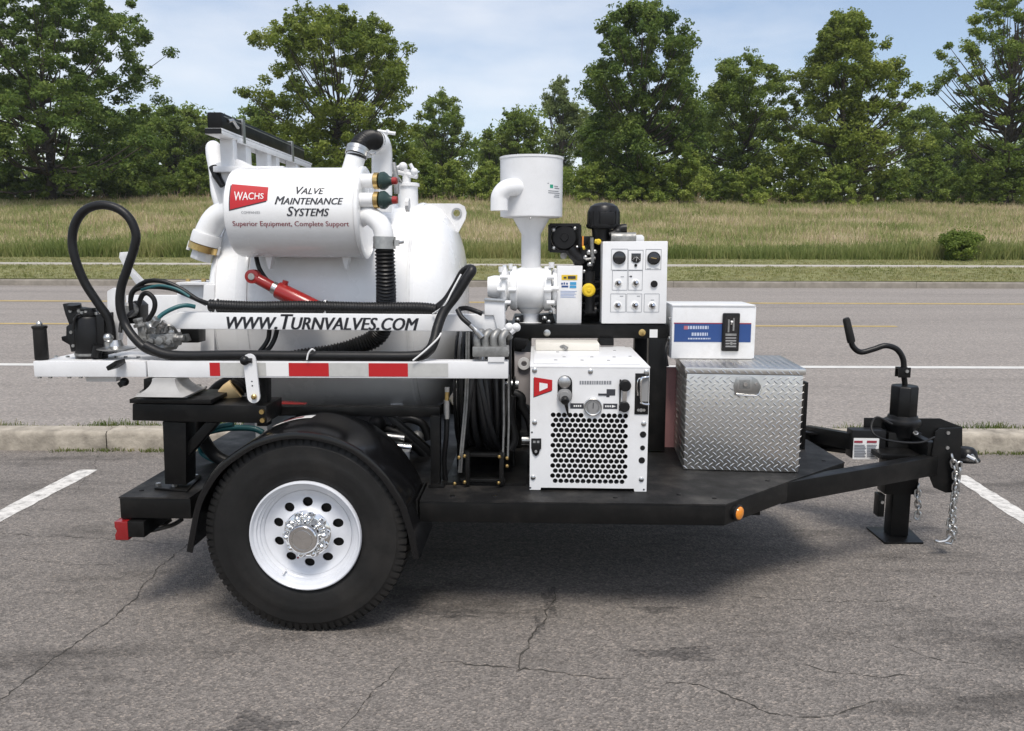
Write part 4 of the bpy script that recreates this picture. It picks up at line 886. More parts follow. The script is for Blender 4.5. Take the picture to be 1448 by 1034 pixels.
MB().tube(pts([(139, 489, .2), (136, 505, .2)]), .02, 12).make('motor_port', BLACKS, va)
MB().pprism([(135, 445), (147, 443), (148, 503), (138, 505)], .22, .30).make('motor_block', BLACKS, va, bev=.005)
MB().pprism([(149, 519), (163, 510), (165, 517), (152, 525)], .06, .135).make('rail_latch', BLACKS, va, bev=.004)
MB().tube(pts([(172, 539, .2), (176, 545, .2)]), .02, 12).ball(at(176, 540, .2), .018).make('lock_knob', BLACKS, va)
MB().pprism([(120, 532), (164, 532), (164, 540), (122, 540)], .2, .24).make('under_plate', WHITE2, va, bev=.002)
for x in (55, 70, 97, 113): c = at(x, 532, .17); MB().cyl((c.x, .175, c.z+.004), (c.x, .175, c.z-.009), .008, 8).make('bolt', STEEL, va)
# uprights, swivel cup and tank of the left head
MB().pprism([(151, 412), (160, 407), (171, 410), (171, 455), (165, 500), (152, 500)], .33, .37).make('upright', WHITEP, va, bev=.004)
MB().pprism([(169, 357), (184, 356), (184, 362), (177, 366), (184, 380), (203, 400), (200, 410), (192, 402), (175, 378), (168, 364)], .40, .43).make('lever', WHITE2, va, bev=.003)
MB().lathe([(0, .045), (.008, .075), (.012, .075), (.02, .03), (.045, .022), (.045, 0)], at(165, 496, .22), (0, 0, 1), 24).make('swivel_cup', STEEL, va)
MB().tube(pts([(154, 474, .22), (154, 490, .22)]), .02, 12).ball(at(153, 478, .2), .02).make('swivel_fitting', STEEL, va)
# manifold, left
MB().pprism([(200, 472), (246, 472), (246, 491), (200, 491)], .25, .33).make('manifold', CAST, va, bev=.006)
MB().pprism([(193, 462), (201, 458), (206, 470), (206, 488), (196, 484)], .24, .30).make('manifold_lobe', CAST, va, bev=.006)
def fit(px_, py_, y, r, h, d=(0, 0, 1), m=STEEL, hexn=6):
    c = at(px_, py_, y); MB().lathe([(0, r*1.25), (h*.35, r*1.25), (h*.36, r*.85), (h*.7, r*.85), (h*.71, r), (h, r), (h, 0)], c, d, hexn if hexn else 16).make('fitting', m, va, bev=.0012)
for a_ in ((206, 472, .27, .016, .045), (219, 472, .27, .016, .035), (231, 471, .27, .015, .040), (241, 472, .27, .014, .03)): fit(*a_)
for a_ in ((203, 481, .25, .017, .03), (216, 482, .25, .014, .025), (229, 481, .25, .018, .03), (241, 483, .25, .013, .022)): fit(*a_, d=(0, -1, 0), m=CAST)
fit(213, 464, .23, .018, .055, (.55, -.2, .6)); fit(198, 462, .25, .02, .035, (-.2, -.1, 1), CAST); fit(246, 478, .26, .013, .04, (1, 0, 0), CAST); fit(226, 462, .24, .012, .03, (.7, 0, .6))
MB().tube(spline(pts([(206, 470, .25), (208, 460, .24), (215, 456, .24), (222, 461, .24), (224, 471, .25)]), 5), .007, 8).make('bent_pipe', STEEL, va)
MB().tube(spline(pts([(233, 470, .25), (236, 461, .25), (244, 462, .26), (250, 470, .3)]), 5), .006, 8).make('bent_pipe', CAST, va)
MB().tube(spline(pts([(170, 470, .2), (172, 455, .22), (180, 447, .25), (188, 440, .3)]), 5), .008, 8).make('pressure_line', HOSE, va)
MB().tube(spline(pts([(118, 452, .22), (112, 445, .2), (106, 452, .2), (104, 466, .2)]), 5), .006, 8).make('pressure_line', HOSE, va)
MB().lathe([(0, .064), (.010, .064), (.010, .060)], (m0.x, .26, a0.z+.045), (0, 0, 1), 28).make('motor_ring', CAST, va)
MB().lathe([(0, .030), (.012, .030), (.016, .022), (.030, .020), (.030, 0)], (m0.x+.01, .26, m1.z+.0), (0, 0, 1), 16).make('motor_cap', BLACKS, va)
for k in range(5): MB().box((m0.x-.063+.0, .252, a0.z+.06+k*.022), (m0.x+.063, .268, a0.z+.065+k*.022)).make('motor_rib', BLACKS, va)
for (x_, y_) in ((100, 440), (112, 440), (124, 443), (101, 470), (104, 489)): c = at(x_, y_, .22 if y_ > 460 else .26); MB().lathe([(0, .007), (.006, .007), (.006, 0)], c, (0, -1, 0), 6).make('bolt', CAST, va)
for (x_, y_) in ((80, 509), (96, 508.5), (165, 509), (178, 508.5), (196, 509)): c = at(x_, y_, .3); MB().lathe([(0, .009), (.007, .008), (.007, 0)], (c.x, .30, a0.z+.027), (0, 0, 1), 6).make('bolt', STEEL, va)
MB().lathe([(0, .07), (.015, .078), (.03, .075), (.03, 0)], at(225, 494, .30), (0, 0, 1), 24).make('manifold_base', CAST, va)
MB().pprism([(178, 432), (190, 425), (198, 432), (198, 458), (180, 458)], .34, .42).make('valve_block', BLACKS, va, bev=.006)
c = at(186, 438, .34); MB().lathe([(0, .032), (.03, .032), (.04, .02), (.04, 0)], c, (0, -1, 0), 18).make('valve_cover', CAST, va)
MB().pprism([(254, 461), (281, 460), (281, 485), (256, 485)], .44, .52).make('solenoid', BLACKS, va, bev=.006)
MB().pprism([(246, 475), (262, 473), (266, 483), (250, 485)], .38, .42).make('fitting_block', CAST, va, bev=.004)
# box column left of the tank
MB().pprism([(250, 403), (298, 403), (298, 496), (285, 500), (250, 500)], .62, .80).make('column_box', WHITEP, va, bev=.003)
MB().pprism([(178, 418), (252, 418), (252, 498), (180, 498)], .66, .72).make('column_plate', WHITEP, va, bev=.003)
MB().pprism([(249, 399.5), (304, 400), (304, 403.5), (249, 403)], .58, .84).make('column_lip', WHITE2, va, bev=.001)
MB().pprism([(288, 403), (303, 403), (303, 500), (283, 500)], .56, .615).make('column_channel', WHITEP, va, bev=.003)
for q in ((266, 397.5), (288, 397)): c = at(*q, .7); MB().lathe([(-.004, .012), (.008, .011), (.012, .005), (.012, 0)], c, (0, 0, 1), 8).make('bolt', BRASS, va)
# upper lettered beam
uy = .30
A_, B_ = at(228, 453.5, uy), at(714, 457.5, uy)
hb = at(500, 444.3, uy).z-at(500, 468, uy).z
zz = lambda x, s: A_.z+(B_.z-A_.z)*(x-A_.x)/(B_.x-A_.x)+s*hb/2
xa0, xa1, xe = at(216, 455, uy).x, at(252, 440, uy).x, at(714, 457, uy).x
MB().prism([(xa0, zz(xa0, -1)), (xe, zz(xe, -1)), (xe, zz(xe, 1)), (xa1, zz(xa1, 1)), (xa0+.03, zz(xa0, .1))], uy, uy+.065).make('upper_beam', WHITEP, va, bev=.005)
c = at(456, 455.6, uy); M = MB(); sl_ = (B_.z-A_.z)/(B_.x-A_.x)
wd = at(592, 455, uy).x-at(320, 455, uy).x
VV, FF, WW, HH = text2d('www.Turnvalves.com', 1., caps=True, shear=.30, bold=.03); s_ = wd/WW
M.add([(c.x+a*s_, uy-.0012, c.z+b*s_*1.12+a*s_*sl_) for a, b in VV], FF); M.make('lettering', INK, va)
MB().pprism([(685, 425), (713, 427), (713.5, 470), (704, 470), (698, 446), (685, 446)], uy-.012, uy+.075).make('hinge_block', WHITEP, va, bev=.004)
MB().pprism([(684, 423.5), (714, 425.5), (714, 427), (684, 425)], uy-.02, uy+.09).make('hinge_cap', STEEL, va)
MB().tube([at(683, 440, .34), at(683, 512, .26)], .006, 8).make('pivot_rod', STEEL, va)
M = MB().pprism([(668, 491), (719, 491), (719, 505), (668, 505)], .14, .22); M.make('valve_body', CAST, va, bev=.004)
for i, x in enumerate((676, 687, 699, 711)): 
    MB().tube(spline(pts([(x, 492, .18), (x-1, 478, .18), (x+5, 470, .20), (x+9, 478, .22)]), 5), .016, 12).make('valve_fitting', CAST, va)
MB().pprism([(690, 505), (713, 505), (713, 512), (690, 512)], .14, .2).make('valve_foot', WHITEP, va)
for x in (712, 722): MB().tube(pts([(x, 470, .2), (x+10, 462, .2)]), .013, 10).ball(at(x+8, 463, .2), .018).make('valve_nut', WHITE2, va)
MB().tube(spline(pts([(665, 459, .16), (673, 467, .16), (682, 477, .16)]), 4), [.008]*4+[.011]*5, 10).make('hose_end', STEEL, va)
# pedestal on the lower rail
pcx = at(243, 545, .2); M = MB(); zt_ = a1.z-.036; zb = at(243, 562, .14).z
prof = [(.048, 0), (.05, .01), (.056, .02), (.067, .03), (.085, .040), (.11, .048)]
L_ = zt_-zb-.012
V = []; nseg = 6
for k in range(nseg+1):
    t = k/nseg; hw = .046+.052*t**2.2; z = zt_-L_*t
    V += [(pcx.x-hw, .175-hw, z), (pcx.x+hw, .175-hw, z), (pcx.x+hw, .175+hw+.03, z), (pcx.x-hw, .175+hw+.03, z)]
M.add(V, [(4*k+i, 4*k+(i+1) % 4, 4*k+4+(i+1) % 4, 4*k+4+i) for k in range(nseg) for i in range(4)]+[(0, 1, 2, 3), tuple(4*nseg+i for i in (3, 2, 1, 0))])
M.make('pedestal_flare', mat('white paint greyed for shade', (.38, .375, .365), .45, var=.1, vscale=20), va, ang=50)  # white pedestal, its shade put into the colour as grey
f4 = [on(193, 561, zb), on(263, 563, zb), on(293, 549, zb), on(212, 546, zb)]
f4 = [Vector((v.x, v.y, 0)) for v in f4]
MB().prism([(v.x, v.y) for v in f4], zb-.001, zb+.011, 'z').make('pedestal_plate', MATS['white paint greyed for shade'], va, bev=.002)
for i_, v in enumerate(f4[:3]): cc = sum(f4, Vector((0, 0, 0)))/4; p = v.lerp(cc, .22); MB().cyl((p.x, p.y, zb+.011), (p.x, p.y, zb+.020), .010, 6).make('bolt', CAST, va)
# tie wraps
for (x, y_, yy) in ((461, 435, .34), (307, 433, .34)): c = at(x, y_, yy); MB().lathe([(-.004, .030), (-.004, .032), (.004, .032), (.004, .030)], (c.x, yy, c.z), (1, 0, 0), 20, False).make('tie_wrap', PAPER, va)
# hydraulic hoses
hz_ = 'hydraulic hoses on the turning arm'
hose('hydraulic_hose', pts([(296, 432, .33), (360, 435, .33), (430, 434, .33), (520, 436, .33), (590, 436, .33), (618, 439, .33)]), .027, 'black spiral wrapped hose bundle lying along the top of the lettered beam', group=hz_, pitch=.011, depth=.13)
hose('hydraulic_hose', pts([(206, 489, .17), (230, 500, .16), (260, 503.5, .16), (330, 502.5, .16), (430, 503.5, .16), (520, 504, .16), (588, 503.5, .16), (606, 496, .17), (614, 482, .19), (619, 462, .22), (628, 440, .25), (645, 417, .27), (659, 395, .28), (667, 383, .29), (663, 381, .31), (655, 387, .33), (645, 405, .34), (632, 425, .34), (618, 437, .34)]), .0205, 'black hose bundle on the lower rail rising in a narrow loop at the right', group=hz_, corrug=False)
lp1 = [(232, 501, .16), (208, 494, .17), (190, 478, .18), (177, 458, .2), (170, 435, .2), (171, 408, .2), (180, 380, .2), (190, 350, .2), (192, 330, .2), (183, 309, .2), (166, 295, .2), (143, 290, .2), (121, 297, .2), (107, 315, .2), (102, 340, .2), (107, 368, .2), (120, 400, .21), (138, 428, .22), (154, 452, .23), (158, 478, .23), (156, 492, .23)]
hose('hydraulic_hose', pts(lp1), .0175, 'black hose standing up in a tall loop at the far left of the arm', group=hz_, corrug=False)
hose('hydraulic_hose', pts([(186, 440, .3), (186, 415, .3), (205, 399, .3), (230, 398, .3), (255, 408, .3), (280, 424, .3), (305, 432, .33)]), .0095, 'thin black hose arching highest over the left manifold', group=hz_, corrug=False)
hose('hydraulic_hose', pts([(184, 428, .3), (190, 411, .3), (212, 406, .3), (240, 408, .3), (262, 416, .3), (292, 430, .33)]), .0095, 'thin black hose just below the highest arch over the left manifold', group=hz_, corrug=False)
hose('hydraulic_hose', pts([(196, 432, .28), (201, 418, .28), (209, 415, .28), (218, 424, .28), (218, 438, .28), (209, 454, .28)]), .010, 'short black hose bent like a hook above the left manifold', group=hz_, corrug=False)
hose('hydraulic_hose', pts([(217, 460, .22), (228, 446, .24), (246, 436, .26), (262, 432, .28), (276, 434, .30)]), .009, 'teal sheathed hose running up from the left manifold fitting', group=hz_, corrug=False, m=TEAL)
hose('hydraulic_hose', pts([(200, 410, .28), (225, 404, .28), (250, 409, .28), (268, 420, .28)]), .006, 'thin teal hose between the two black arches at left', group=hz_, corrug=False, m=TEAL)
for dx, lb in ((0, 'first thin black hose dropping below the start of the lettering'), (9, 'second thin black hose dropping below the lettering, right of the first')):
    hose('hydraulic_hose', pts([(381+dx*1.2, 466, .38), (379+dx, 480, .38), (370+dx, 494, .37), (362, 502, .36)]), .010, lb, group=hz_, corrug=False)
hose('hydraulic_hose', pts([(362, 362, .52), (366, 378, .5), (374, 392, .5), (384, 402, .5)]), .010, 'thin black hose coming down from the drum to the red cylinder', group=hz_, corrug=False)
hose('hydraulic_hose', pts([(650, 437, .30), (660, 436, .28), (675, 441, .26), (682, 444, .26)]), .010, 'short black hose passing behind the hinge block end', group=hz_, corrug=False)
hose('hydraulic_hose', pts([(647, 438, .2), (653, 449, .18), (664, 459, .17), (676, 470, .17)]), .010, 'short dark hose slanting down to the right valve body', group=hz_, corrug=False)
cd_ = (('white cord looped beside the narrow hose loop above the beam', [(612, 444, .29), (628, 432, .24), (640, 410, .24), (652, 388, .25)]), ('white cord slanting up from the lower rail end', [(584, 510, .13), (600, 497, .13), (618, 480, .14), (624, 471, .15)]), ('white cord ring tied round the lower hose', [(434, 509, .13), (436, 500, .13), (441, 494, .13), (445, 496, .14)]), )
for lb, P in cd_: lone(MB().tube(spline(pts(P), 5), .0035, 8), 'tie_cord', PAPER, lb, 'cord', tuple(at(*P[0])), group='white cords on the hoses')

# ---- latch strap and red cylinder
lt = thing('latch_strap', 'white rounded latch strap with a black knob hanging over the taped rail', 'latch', (-.25, .12, .9))
def obround(p, q, r, n=9):
    p = Vector(p); q = Vector(q); d = (q-p).normalized(); a = atan2(d.y, d.x)
    return [(q.x+r*cos(a-pi/2+pi*i/n), q.y+r*sin(a-pi/2+pi*i/n)) for i in range(n+1)]+[(p.x+r*cos(a+pi/2+pi*i/n), p.y+r*sin(a+pi/2+pi*i/n)) for i in range(n+1)]
p, q = at(353.5, 509, .12), at(359.5, 561, .12)
plate_holes(obround((q.x, q.z), (p.x, p.z), .025), [ngon((p.x*.42+q.x*.58), p.z*.42+q.z*.58, .004, 8), ngon((p.x*.30+q.x*.70), p.z*.30+q.z*.70, .004, 8)], .112, .122, lambda x, z, d: (x, d, z)).make('strap', WHITEP, lt)
k = at(346, 510, .11); MB().tube([k+Vector((.03, .0, 0)), k], .010, 8).ball(k, .019).make('knob', BLACKS, lt)
k = at(359.5, 561, .11); MB().lathe([(0, .011), (.008, .011), (.012, .006), (.012, 0)], k, (0, -1, 0), 10).make('bolt', BRASS, lt)
hc = thing('hydraulic_cylinder', 'red hydraulic cylinder slanting down behind the lettered beam', 'cylinder', (-.25, .5, 1.3))
a, b, c = at(358, 391, .45), at(389, 408, .45), at(446, 436, .45)
MB().cyl(a, b, .024, 20).lathe([(-.022, .030), (.022, .030)], a, (0, -1, 0), 20).make('clevis', RED, hc, bev=.002)
MB().lathe([(-.025, .012), (-.02, .015), (.0, .015)], a, (0, -1, 0), 14).lathe([(.022, .016), (.027, .014), (.027, 0)], a, (0, -1, 0), 14).make('clevis_pin', STEEL, hc)
MB().cyl(b-(c-b).normalized()*.012, b+(c-b).normalized()*.02, .027, 12).make('gland', STEEL, hc)
MB().lathe([(0.01, .034), (.015, .037), ((c-b).length, .037), ((c-b).length, 0)], b, c-b, 24).make('barrel', RED, hc)
k = at(401, 401, .45); MB().cyl(k-Vector((0, 0, .02)), k+Vector((.01, 0, .012)), .013, 10).make('port', RED, hc)

# ---- black stand under the arm
st = thing('pedestal_stand', 'black steel post with a thick top beam and brace carrying the arm pedestal', 'stand', tuple(on(255, 690, DZ)))
py_ = .20
MB().pprism([(187, 571), (377, 574), (377, 599), (187, 595)], .13, .33).make('top_beam', BLACK, st, bev=.004)
a = at(185, 571, .12); MB().box((a.x, .11, zb-.020), (at(300, 571, .12).x, .36, zb-.003)).make('top_plate', BLACK, st, bev=.002)
MB().pprism([(229.5, 596), (263, 598), (263, 686), (233, 685)], .17, .27).make('post', BLACK, st, bev=.004)
MB().pprism([(259, 632), (290, 598), (308, 598), (262, 650)], .19, .25).make('brace', BLACK, st, bev=.003)
p4 = [on(218, 690, DZ+.01), on(265, 694, DZ+.01), on(285, 673, DZ+.01), on(240, 670, DZ+.01)]
MB().prism([(v.x, v.y) for v in p4], DZ+.002, DZ+.012, 'z').make('base_plate', BLACK, st, bev=.002)
for q in ((224, 687), (247, 688), (277, 675)): v = on(*q, DZ+.012); MB().cyl((v.x, v.y, DZ+.012), (v.x, v.y, DZ+.024), .011, 6).make('bolt', STEEL, st)
MB().pprism([(362, 533), (377, 533), (378, 603), (363, 603)], .2, .26).make('upright_bar', BLACK, st, bev=.003)
for q in ((371, 582), (372, 594)): c = at(*q, .13); MB().cyl(c, c+Vector((0, -.012, 0)), .010, 8).make('bolt', BRASS, st)
MB().pprism([(203, 536), (216, 535), (216, 550), (203, 552)], .14, .2).make('spacer', BLACK, st, bev=.002)
cb = thing('cross_beam', 'long black beam below the white tank with a slanted brace at its right end', 'beam', (.2, .4, DZ))
MB().pprism([(370, 575), (622, 577), (622, 590), (370, 588)], .36, .42).make('beam', BLACK, cb, bev=.003)
MB().pprism([(546, 590), (556, 590), (612, 638), (607, 645)], .37, .41).make('brace', BLACK, cb, bev=.002)
MB().pprism([(608, 590), (622, 590), (622, 688), (609, 687)], .27, .32).make('post', BLACK, cb, bev=.003)
MB().pprism([(606, 686), (628, 687), (628, 690), (606, 690)], .25, .34).make('foot', BLACK, cb)
MB().pprism([(382, 576), (395, 570), (430, 573), (427, 577), (382, 579)], .44, .5).make('red_clip', RED, cb, bev=.002)
# spray wand
sw = thing('spray_wand', 'silver spray nozzle with a brass tip standing beside the black hose reel', 'nozzle', tuple(at(632, 590, .3)))
MB().tube(pts([(632, 592, .3), (632, 566, .3)]), .014, 12).make('wand_body', STEEL, sw)
MB().tube(pts([(632, 566, .3), (632.5, 553, .3)]), .010, 10).make('brass_tip', BRASS, sw)
MB().tube(pts([(632.5, 554, .3), (632.5, 548, .3)]), .012, 8).make('nozzle_end', STEEL, sw)
MB().tube(spline(pts([(632, 592, .3), (631, 620, .3), (628, 650, .32), (630, 680, .34)]), 5), .011, 10).make('wand_hose', HOSE, sw)

# ---- hose reel
hr = thing('hose_reel', 'black hose reel wound with black hose standing between the tank and the compressor cabinet', 'hose reel', (.66, .6, DZ))
HC = Vector((0, .60, .90)); 
for x in (at(655, 560, .4).x, at(712, 560, .4).x):
    MB().lathe([(x-.003, .12), (x-.003, .285), (x-.008, .292), (x, .298), (x+.008, .292), (x+.003, .285), (x+.003, .12)], (0, HC.y, HC.z), (1, 0, 0), 56, False).make('reel_disc', BLACKS, hr)
    for k in range(8):
        a = 2*pi*k/8; MB().beam((x, HC.y+.03*cos(a), HC.z+.03*sin(a)), (x, HC.y+.285*cos(a), HC.z+.285*sin(a)), .012, .02, (1, 0, 0)).make('spoke', BLACK, hr)
xA, xB = at(655, 560, .4).x, at(712, 560, .4).x
k = 0; x = xA+.022
while x < xB-.015:
    r = .262+.012*sin(k*1.7); MB().tube([(x+.006*sin(3*a+k), HC.y+r*cos(a), HC.z+r*sin(a)) for a in [2*pi*i/44 for i in range(44)]], .0145, 10, closed=True).make('hose_turn', HOSET, hr); x += .031; k += 1
MB().cyl((xA, HC.y, HC.z), (xB, HC.y, HC.z), .225, 36).make('drum', BLACK, hr)
for k, (x, r, tilt) in enumerate(((xA+.035, .287, .045), (xA+.068, .283, -.05), (xB-.045, .285, .055), (xA+.10, .290, .06))):
    MB().tube([(x+tilt*sin(a+k), HC.y+r*cos(a), HC.z+r*sin(a)) for a in [2*pi*i/44 for i in range(44)]], .0135, 10, closed=True).make('hose_turn', HOSET, hr)
for x in (xA-.03, xB+.028): MB().tube([(x, HC.y+.27*cos(a), HC.z+.27*sin(a)) for a in [2*pi*i/44 for i in range(44)]], .007, 8, closed=True).make('rim_ring', BLACKS, hr)
MB().cyl((xA-.06, HC.y, HC.z), (xB+.06, HC.y, HC.z), .022, 14).make('axle', STEEL, hr)
for x in (661, 658): MB().tube(spline(pts([(x+2, 470, .28), (x, 560, .28), (x-7, 640, .28), (x-9, 668, .29)]), 5), .0045, 8).make('guide_rod', CAST, hr)
for x in (712, 719): MB().tube(pts([(x, 530, .28), (x+.5, 600, .28), (x-1, 648, .28)]), .0045, 8).make('guide_rod', CAST, hr)
for x in (658, 706): MB().pprism([(x, 640), (x+6, 640), (x+6, 687), (x, 687)], .27, .31).make('frame_post', BLACK, hr, bev=.002)
for y_ in (641, 677): MB().pprism([(651, y_), (714, y_+1), (714, y_+6), (651, y_+5)], .285, .315).make('frame_bar', BLACK, hr, bev=.002)
MB().box((xA-.07, .30, DZ+.002), (xB+.10, .85, DZ+.012)).make('reel_base', BLACK, hr)
for x in (xA-.045, xB+.035): MB().box((x, .56, DZ+.012), (x+.012, .64, HC.z+.03)).make('side_arm', BLACK, hr, bev=.002)
screws(hr, [(657, 645), (706, 646), (717, 648), (717, 659), (657, 682), (705, 683), (649, 647), (643, 684)], .268, .008, BRASS, .01, 'bolt')
# fittings seen between the cross beam and the fender
fb = thing('pipe_fittings', 'chrome and black pipe fittings low behind the fender, right of its top', 'pipe fittings', (.3, .7, DZ))
MB().tube(pts([(545, 617, .6), (572, 620, .6)]), .018, 12).make('pipe', STEEL, fb); MB().tube(pts([(563, 632, .55), (582, 634, .55)]), .022, 12).make('pipe', CHROME, fb)
MB().ball(at(533, 600, .7), .045).make('valve_body', BLACKS, fb); MB().tube(spline(pts([(555, 600, .65), (575, 592, .65), (598, 600, .65), (606, 622, .65)]), 6), .02, 12).make('dark_hose', HOSE, fb)
MB().pprism([(565, 640), (578, 640), (578, 658), (565, 656)], .5, .53).make('tag_plate', PAPER, fb); MB().ball(at(590, 618, .6), .03).make('elbow_fitting', CAST, fb)
MB().tube(spline(pts([(520, 605, .8), (560, 612, .8), (600, 640, .8), (604, 668, .8)]), 5), .03, 12).make('dark_hose', HOSE, fb)
# hoses low behind the left stand
hs = 'coiled hoses behind the left stand'
hose('suction_hose', pts([(345, 540, .50), (315, 545, .5), (292, 570, .5), (282, 605, .55), (300, 640, .6), (325, 655, .6)]), .030, 'thick black hose curving behind the left stand post', corrug=False, group=hs)
hose('suction_hose', pts([(330, 600, .6), (305, 605, .6), (285, 618, .6), (285, 640, .62), (305, 652, .62)]), .012, 'teal tube ring low behind the left stand', corrug=False, m=TEAL, group=hs)
hose('suction_hose', pts([(290, 612, .7), (320, 606, .7), (356, 606, .7), (372, 612, .7)]), .014, 'teal tube lying level behind the brace of the left stand', corrug=False, m=TEAL, group=hs)

# ---- compressor cabinet
cg = thing('power_cabinet', 'white hydraulic power cabinet with a honeycomb of round vent holes and a dial gauge', 'cabinet', (1.1, .26, DZ))
cy = .235; pz0 = DZ+.006
A = at(751, 519, cy); B = at(919, 519, cy); Cc = at(914, 694, cy); D = at(748, 691, cy)
cxl, cxr, czt = (A.x+D.x)/2, (B.x+Cc.x)/2, A.z; cyb = .93
def cf(zx, zy): return at(740+zx/4.495, 470+zy/4.495, cy)
def cfz(p): return (p.x, p.z)
rows = []
holes = []
for r_ in range(14):
    yv = 529+r_*32.2
    xs = [188+35.4*i for i in range(14)] if r_ % 2 == 0 else [205+35.4*i for i in range(13)]
    for x in xs:
        if r_ == 0 and 388 < x < 492: continue
        p = cf(x-(r_*.55 if r_ else 0)*.6+2, yv+(x-420)*.016); holes.append(ngon(p.x, p.z, .0103, 12, a0=.26))
ol = [(cxl, DZ+.004), (cxl+.045, DZ+.004), (cxl+.047, DZ+.014), (cxr-.052, DZ+.014), (cxr-.05, DZ+.002), (cxr, DZ+.002), (cxr, czt), (cxl, czt)]
plate_holes(ol, holes, cy, cy+.003, lambda x, z, d: (x, d, z)).make('front_panel', WHITEP, cg)
M = MB().box((cxl+.001, cy+.0035, DZ+.015), (cxl+.004, cyb, czt-.003)).box((cxr-.004, cy+.0035, DZ+.015), (cxr-.001, cyb, czt-.003)).box((cxl+.001, cyb-.004, DZ+.015), (cxr-.001, cyb, czt-.003)).box((cxl+.004, cy+.0035, DZ+.015), (cxr-.004, cyb, DZ+.02)); M.make('cabinet_body', WHITEP, cg)
MB().box((cxl+.01, cy+.05, DZ+.03), (cxr-.01, cy+.06, czt-.15)).make('radiator_core', BLACK, cg)
M = MB()
for i in range(16): M.box((cxl+.02+i*.028, cy+.035, DZ+.04), (cxl+.028+i*.028, cy+.049, czt-.16))
M.make('radiator_fins', BLACKS, cg, kind='stuff')
lz = czt
tb_ = [(cy, lz+.0005), (cy+.004, lz+.014), (cy+.20, lz+.030), (cyb-.01, lz+.034), (cyb-.01, lz+.031), (cy+.20, lz+.026), (cy+.02, lz+.004), (cy+.01, lz-.006)]
MB().box((cxl-.002, cy-.001, lz-.003), (cxr+.002, cyb, lz+.004)).make('top_rim', WHITEP, cg, bev=.002)
MB().box((cxl+.012, cy+.06, lz+.0045), (cxr-.03, cyb-.03, lz+.010)).make('top_cover', WHITEP, cg, bev=.002)
for fx, fy in ((.22, .2), (.45, .2), (.68, .2), (.3, .35), (.55, .36), (.75, .36), (.9, .4), (.25, .6), (.8, .7)):
    x = cxl+fx*(cxr-cxl); y = cy+fy*(cyb-cy); MB().lathe([(0, .008), (.002, .007), (.003, 0)], (x, y, lz+.010), (0, 0, 1), 8, False).make('top_screw', GREY, cg)
a, b = on(757, 491, lz+.03), on(848, 491, lz+.03)
MB().box((a.x, .70, lz+.0105), (b.x, .86, lz+.045)).make('hinge_cover', mat('cream enamel', (.72, .69, .62), .4), cg, bev=.004)
MB().tube(pts([(785, 491, .72), (797, 490, .70), (802, 493, .69)]), .009, 8).make('top_latch', CAST, cg)
screws(cg, [(740+x/4.495, 470+y/4.495) for x, y in ((72, 241), (427, 248), (782, 252), (72, 572), (765, 580), (62, 922), (750, 934))], cy, .0105, STEEL, .007)
logo(cg, (755, 533.5, 781, 561), cy, False)
def cdec(zx0, zy0, zx1, zy1, m, nm, th=.0012, lift=0., bev=0):
    return MB().pbox(740+zx0/4.495, 470+zy0/4.495, 740+zx1/4.495, 470+zy1/4.495, cy-th-lift, cy-lift+.0004).make(nm, m, cg, bev=bev)
# stop switch plate with plug and cable tail
o_ = obround(cfz(cf(264, 405)), cfz(cf(264, 320)), .030); plate = MB().prism(o_, cy-.004, cy+.0005); plate.make('switch_plate', BLACKS, cg, bev=.0015)
c = cf(262, 315); MB().lathe([(0, .026), (.012, .024), (.018, .012), (.018, 0)], (c.x, cy-.004, c.z), (0, -1, 0), 20).make('switch_dome', STEEL, cg)
c = cf(262, 400); MB().lathe([(0, .030), (.016, .029), (.017, .022), (.03, .020), (.03, 0)], (c.x, cy-.004, c.z), (0, -1, 0), 24).make('plug_ring', GREY, cg)
MB().lathe([(.01, .017), (.05, .016), (.055, .010), (.055, 0)], (c.x, cy, c.z-.006), (.02, -1, -.2), 18).make('plug_body', BLACKS, cg)
MB().tube(spline([Vector((c.x, cy-.04, c.z-.02)), cf(270, 450)+Vector((0, -.03, 0)), cf(284, 522)+Vector((0, -.012, 0))], 5), [.013, .012, .011, .010, .009, .008, .007, .006, .005, .004, .004], 10).make('cable_tail', BLACKS, cg)
M = MB(); random.seed(3); x = 358
while x < 560: w_ = random.uniform(9, 15); M.pbox(740+x/4.495, 470+309/4.495, 740+(x+w_)/4.495, 470+331/4.495, cy-.0012, cy+.0004); x += w_+4
M.make('blurred_name', INKG, cg, kind='stuff')
cdec(529, 362, 585, 402, INK, 'small_label'); cdec(476, 390, 548, 402, INK, 'small_label', lift=.0014); cdec(528, 402, 548, 412, INK, 'small_label')
cdec(298, 452, 384, 485, INK, 'gauge_label'); cdec(508, 454, 598, 487, INK, 'gauge_label')
M = MB()
for x in (320, 333, 346, 359): M.pbox(740+x/4.495, 470+463/4.495, 740+(x+9)/4.495, 470+474/4.495, cy-.002, cy-.0013)
for x in (520, 534, 548): M.pbox(740+x/4.495, 470+465/4.495, 740+(x+9)/4.495, 470+476/4.495, cy-.002, cy-.0013)
c = cf(575, 470); M.add([(c.x-.008, cy-.002, c.z-.006), (c.x+.008, cy-.002, c.z), (c.x-.008, cy-.002, c.z+.006)], [(0, 1, 2)]); M.make('label_print', PAPER, cg)
c = cf(442, 472); gz_ = MB().lathe([(0, .037), (.012, .037), (.014, .034), (.012, .030), (.009, .030), (.009, 0)], (c.x, cy, c.z), (0, -1, 0), 36, False); gz_.make('gauge_bezel', STEEL, cg)
MB().cyl((c.x, cy-.0095, c.z), (c.x, cy-.0105, c.z), .029, 30).make('gauge_face', GREY, cg)
M = MB()
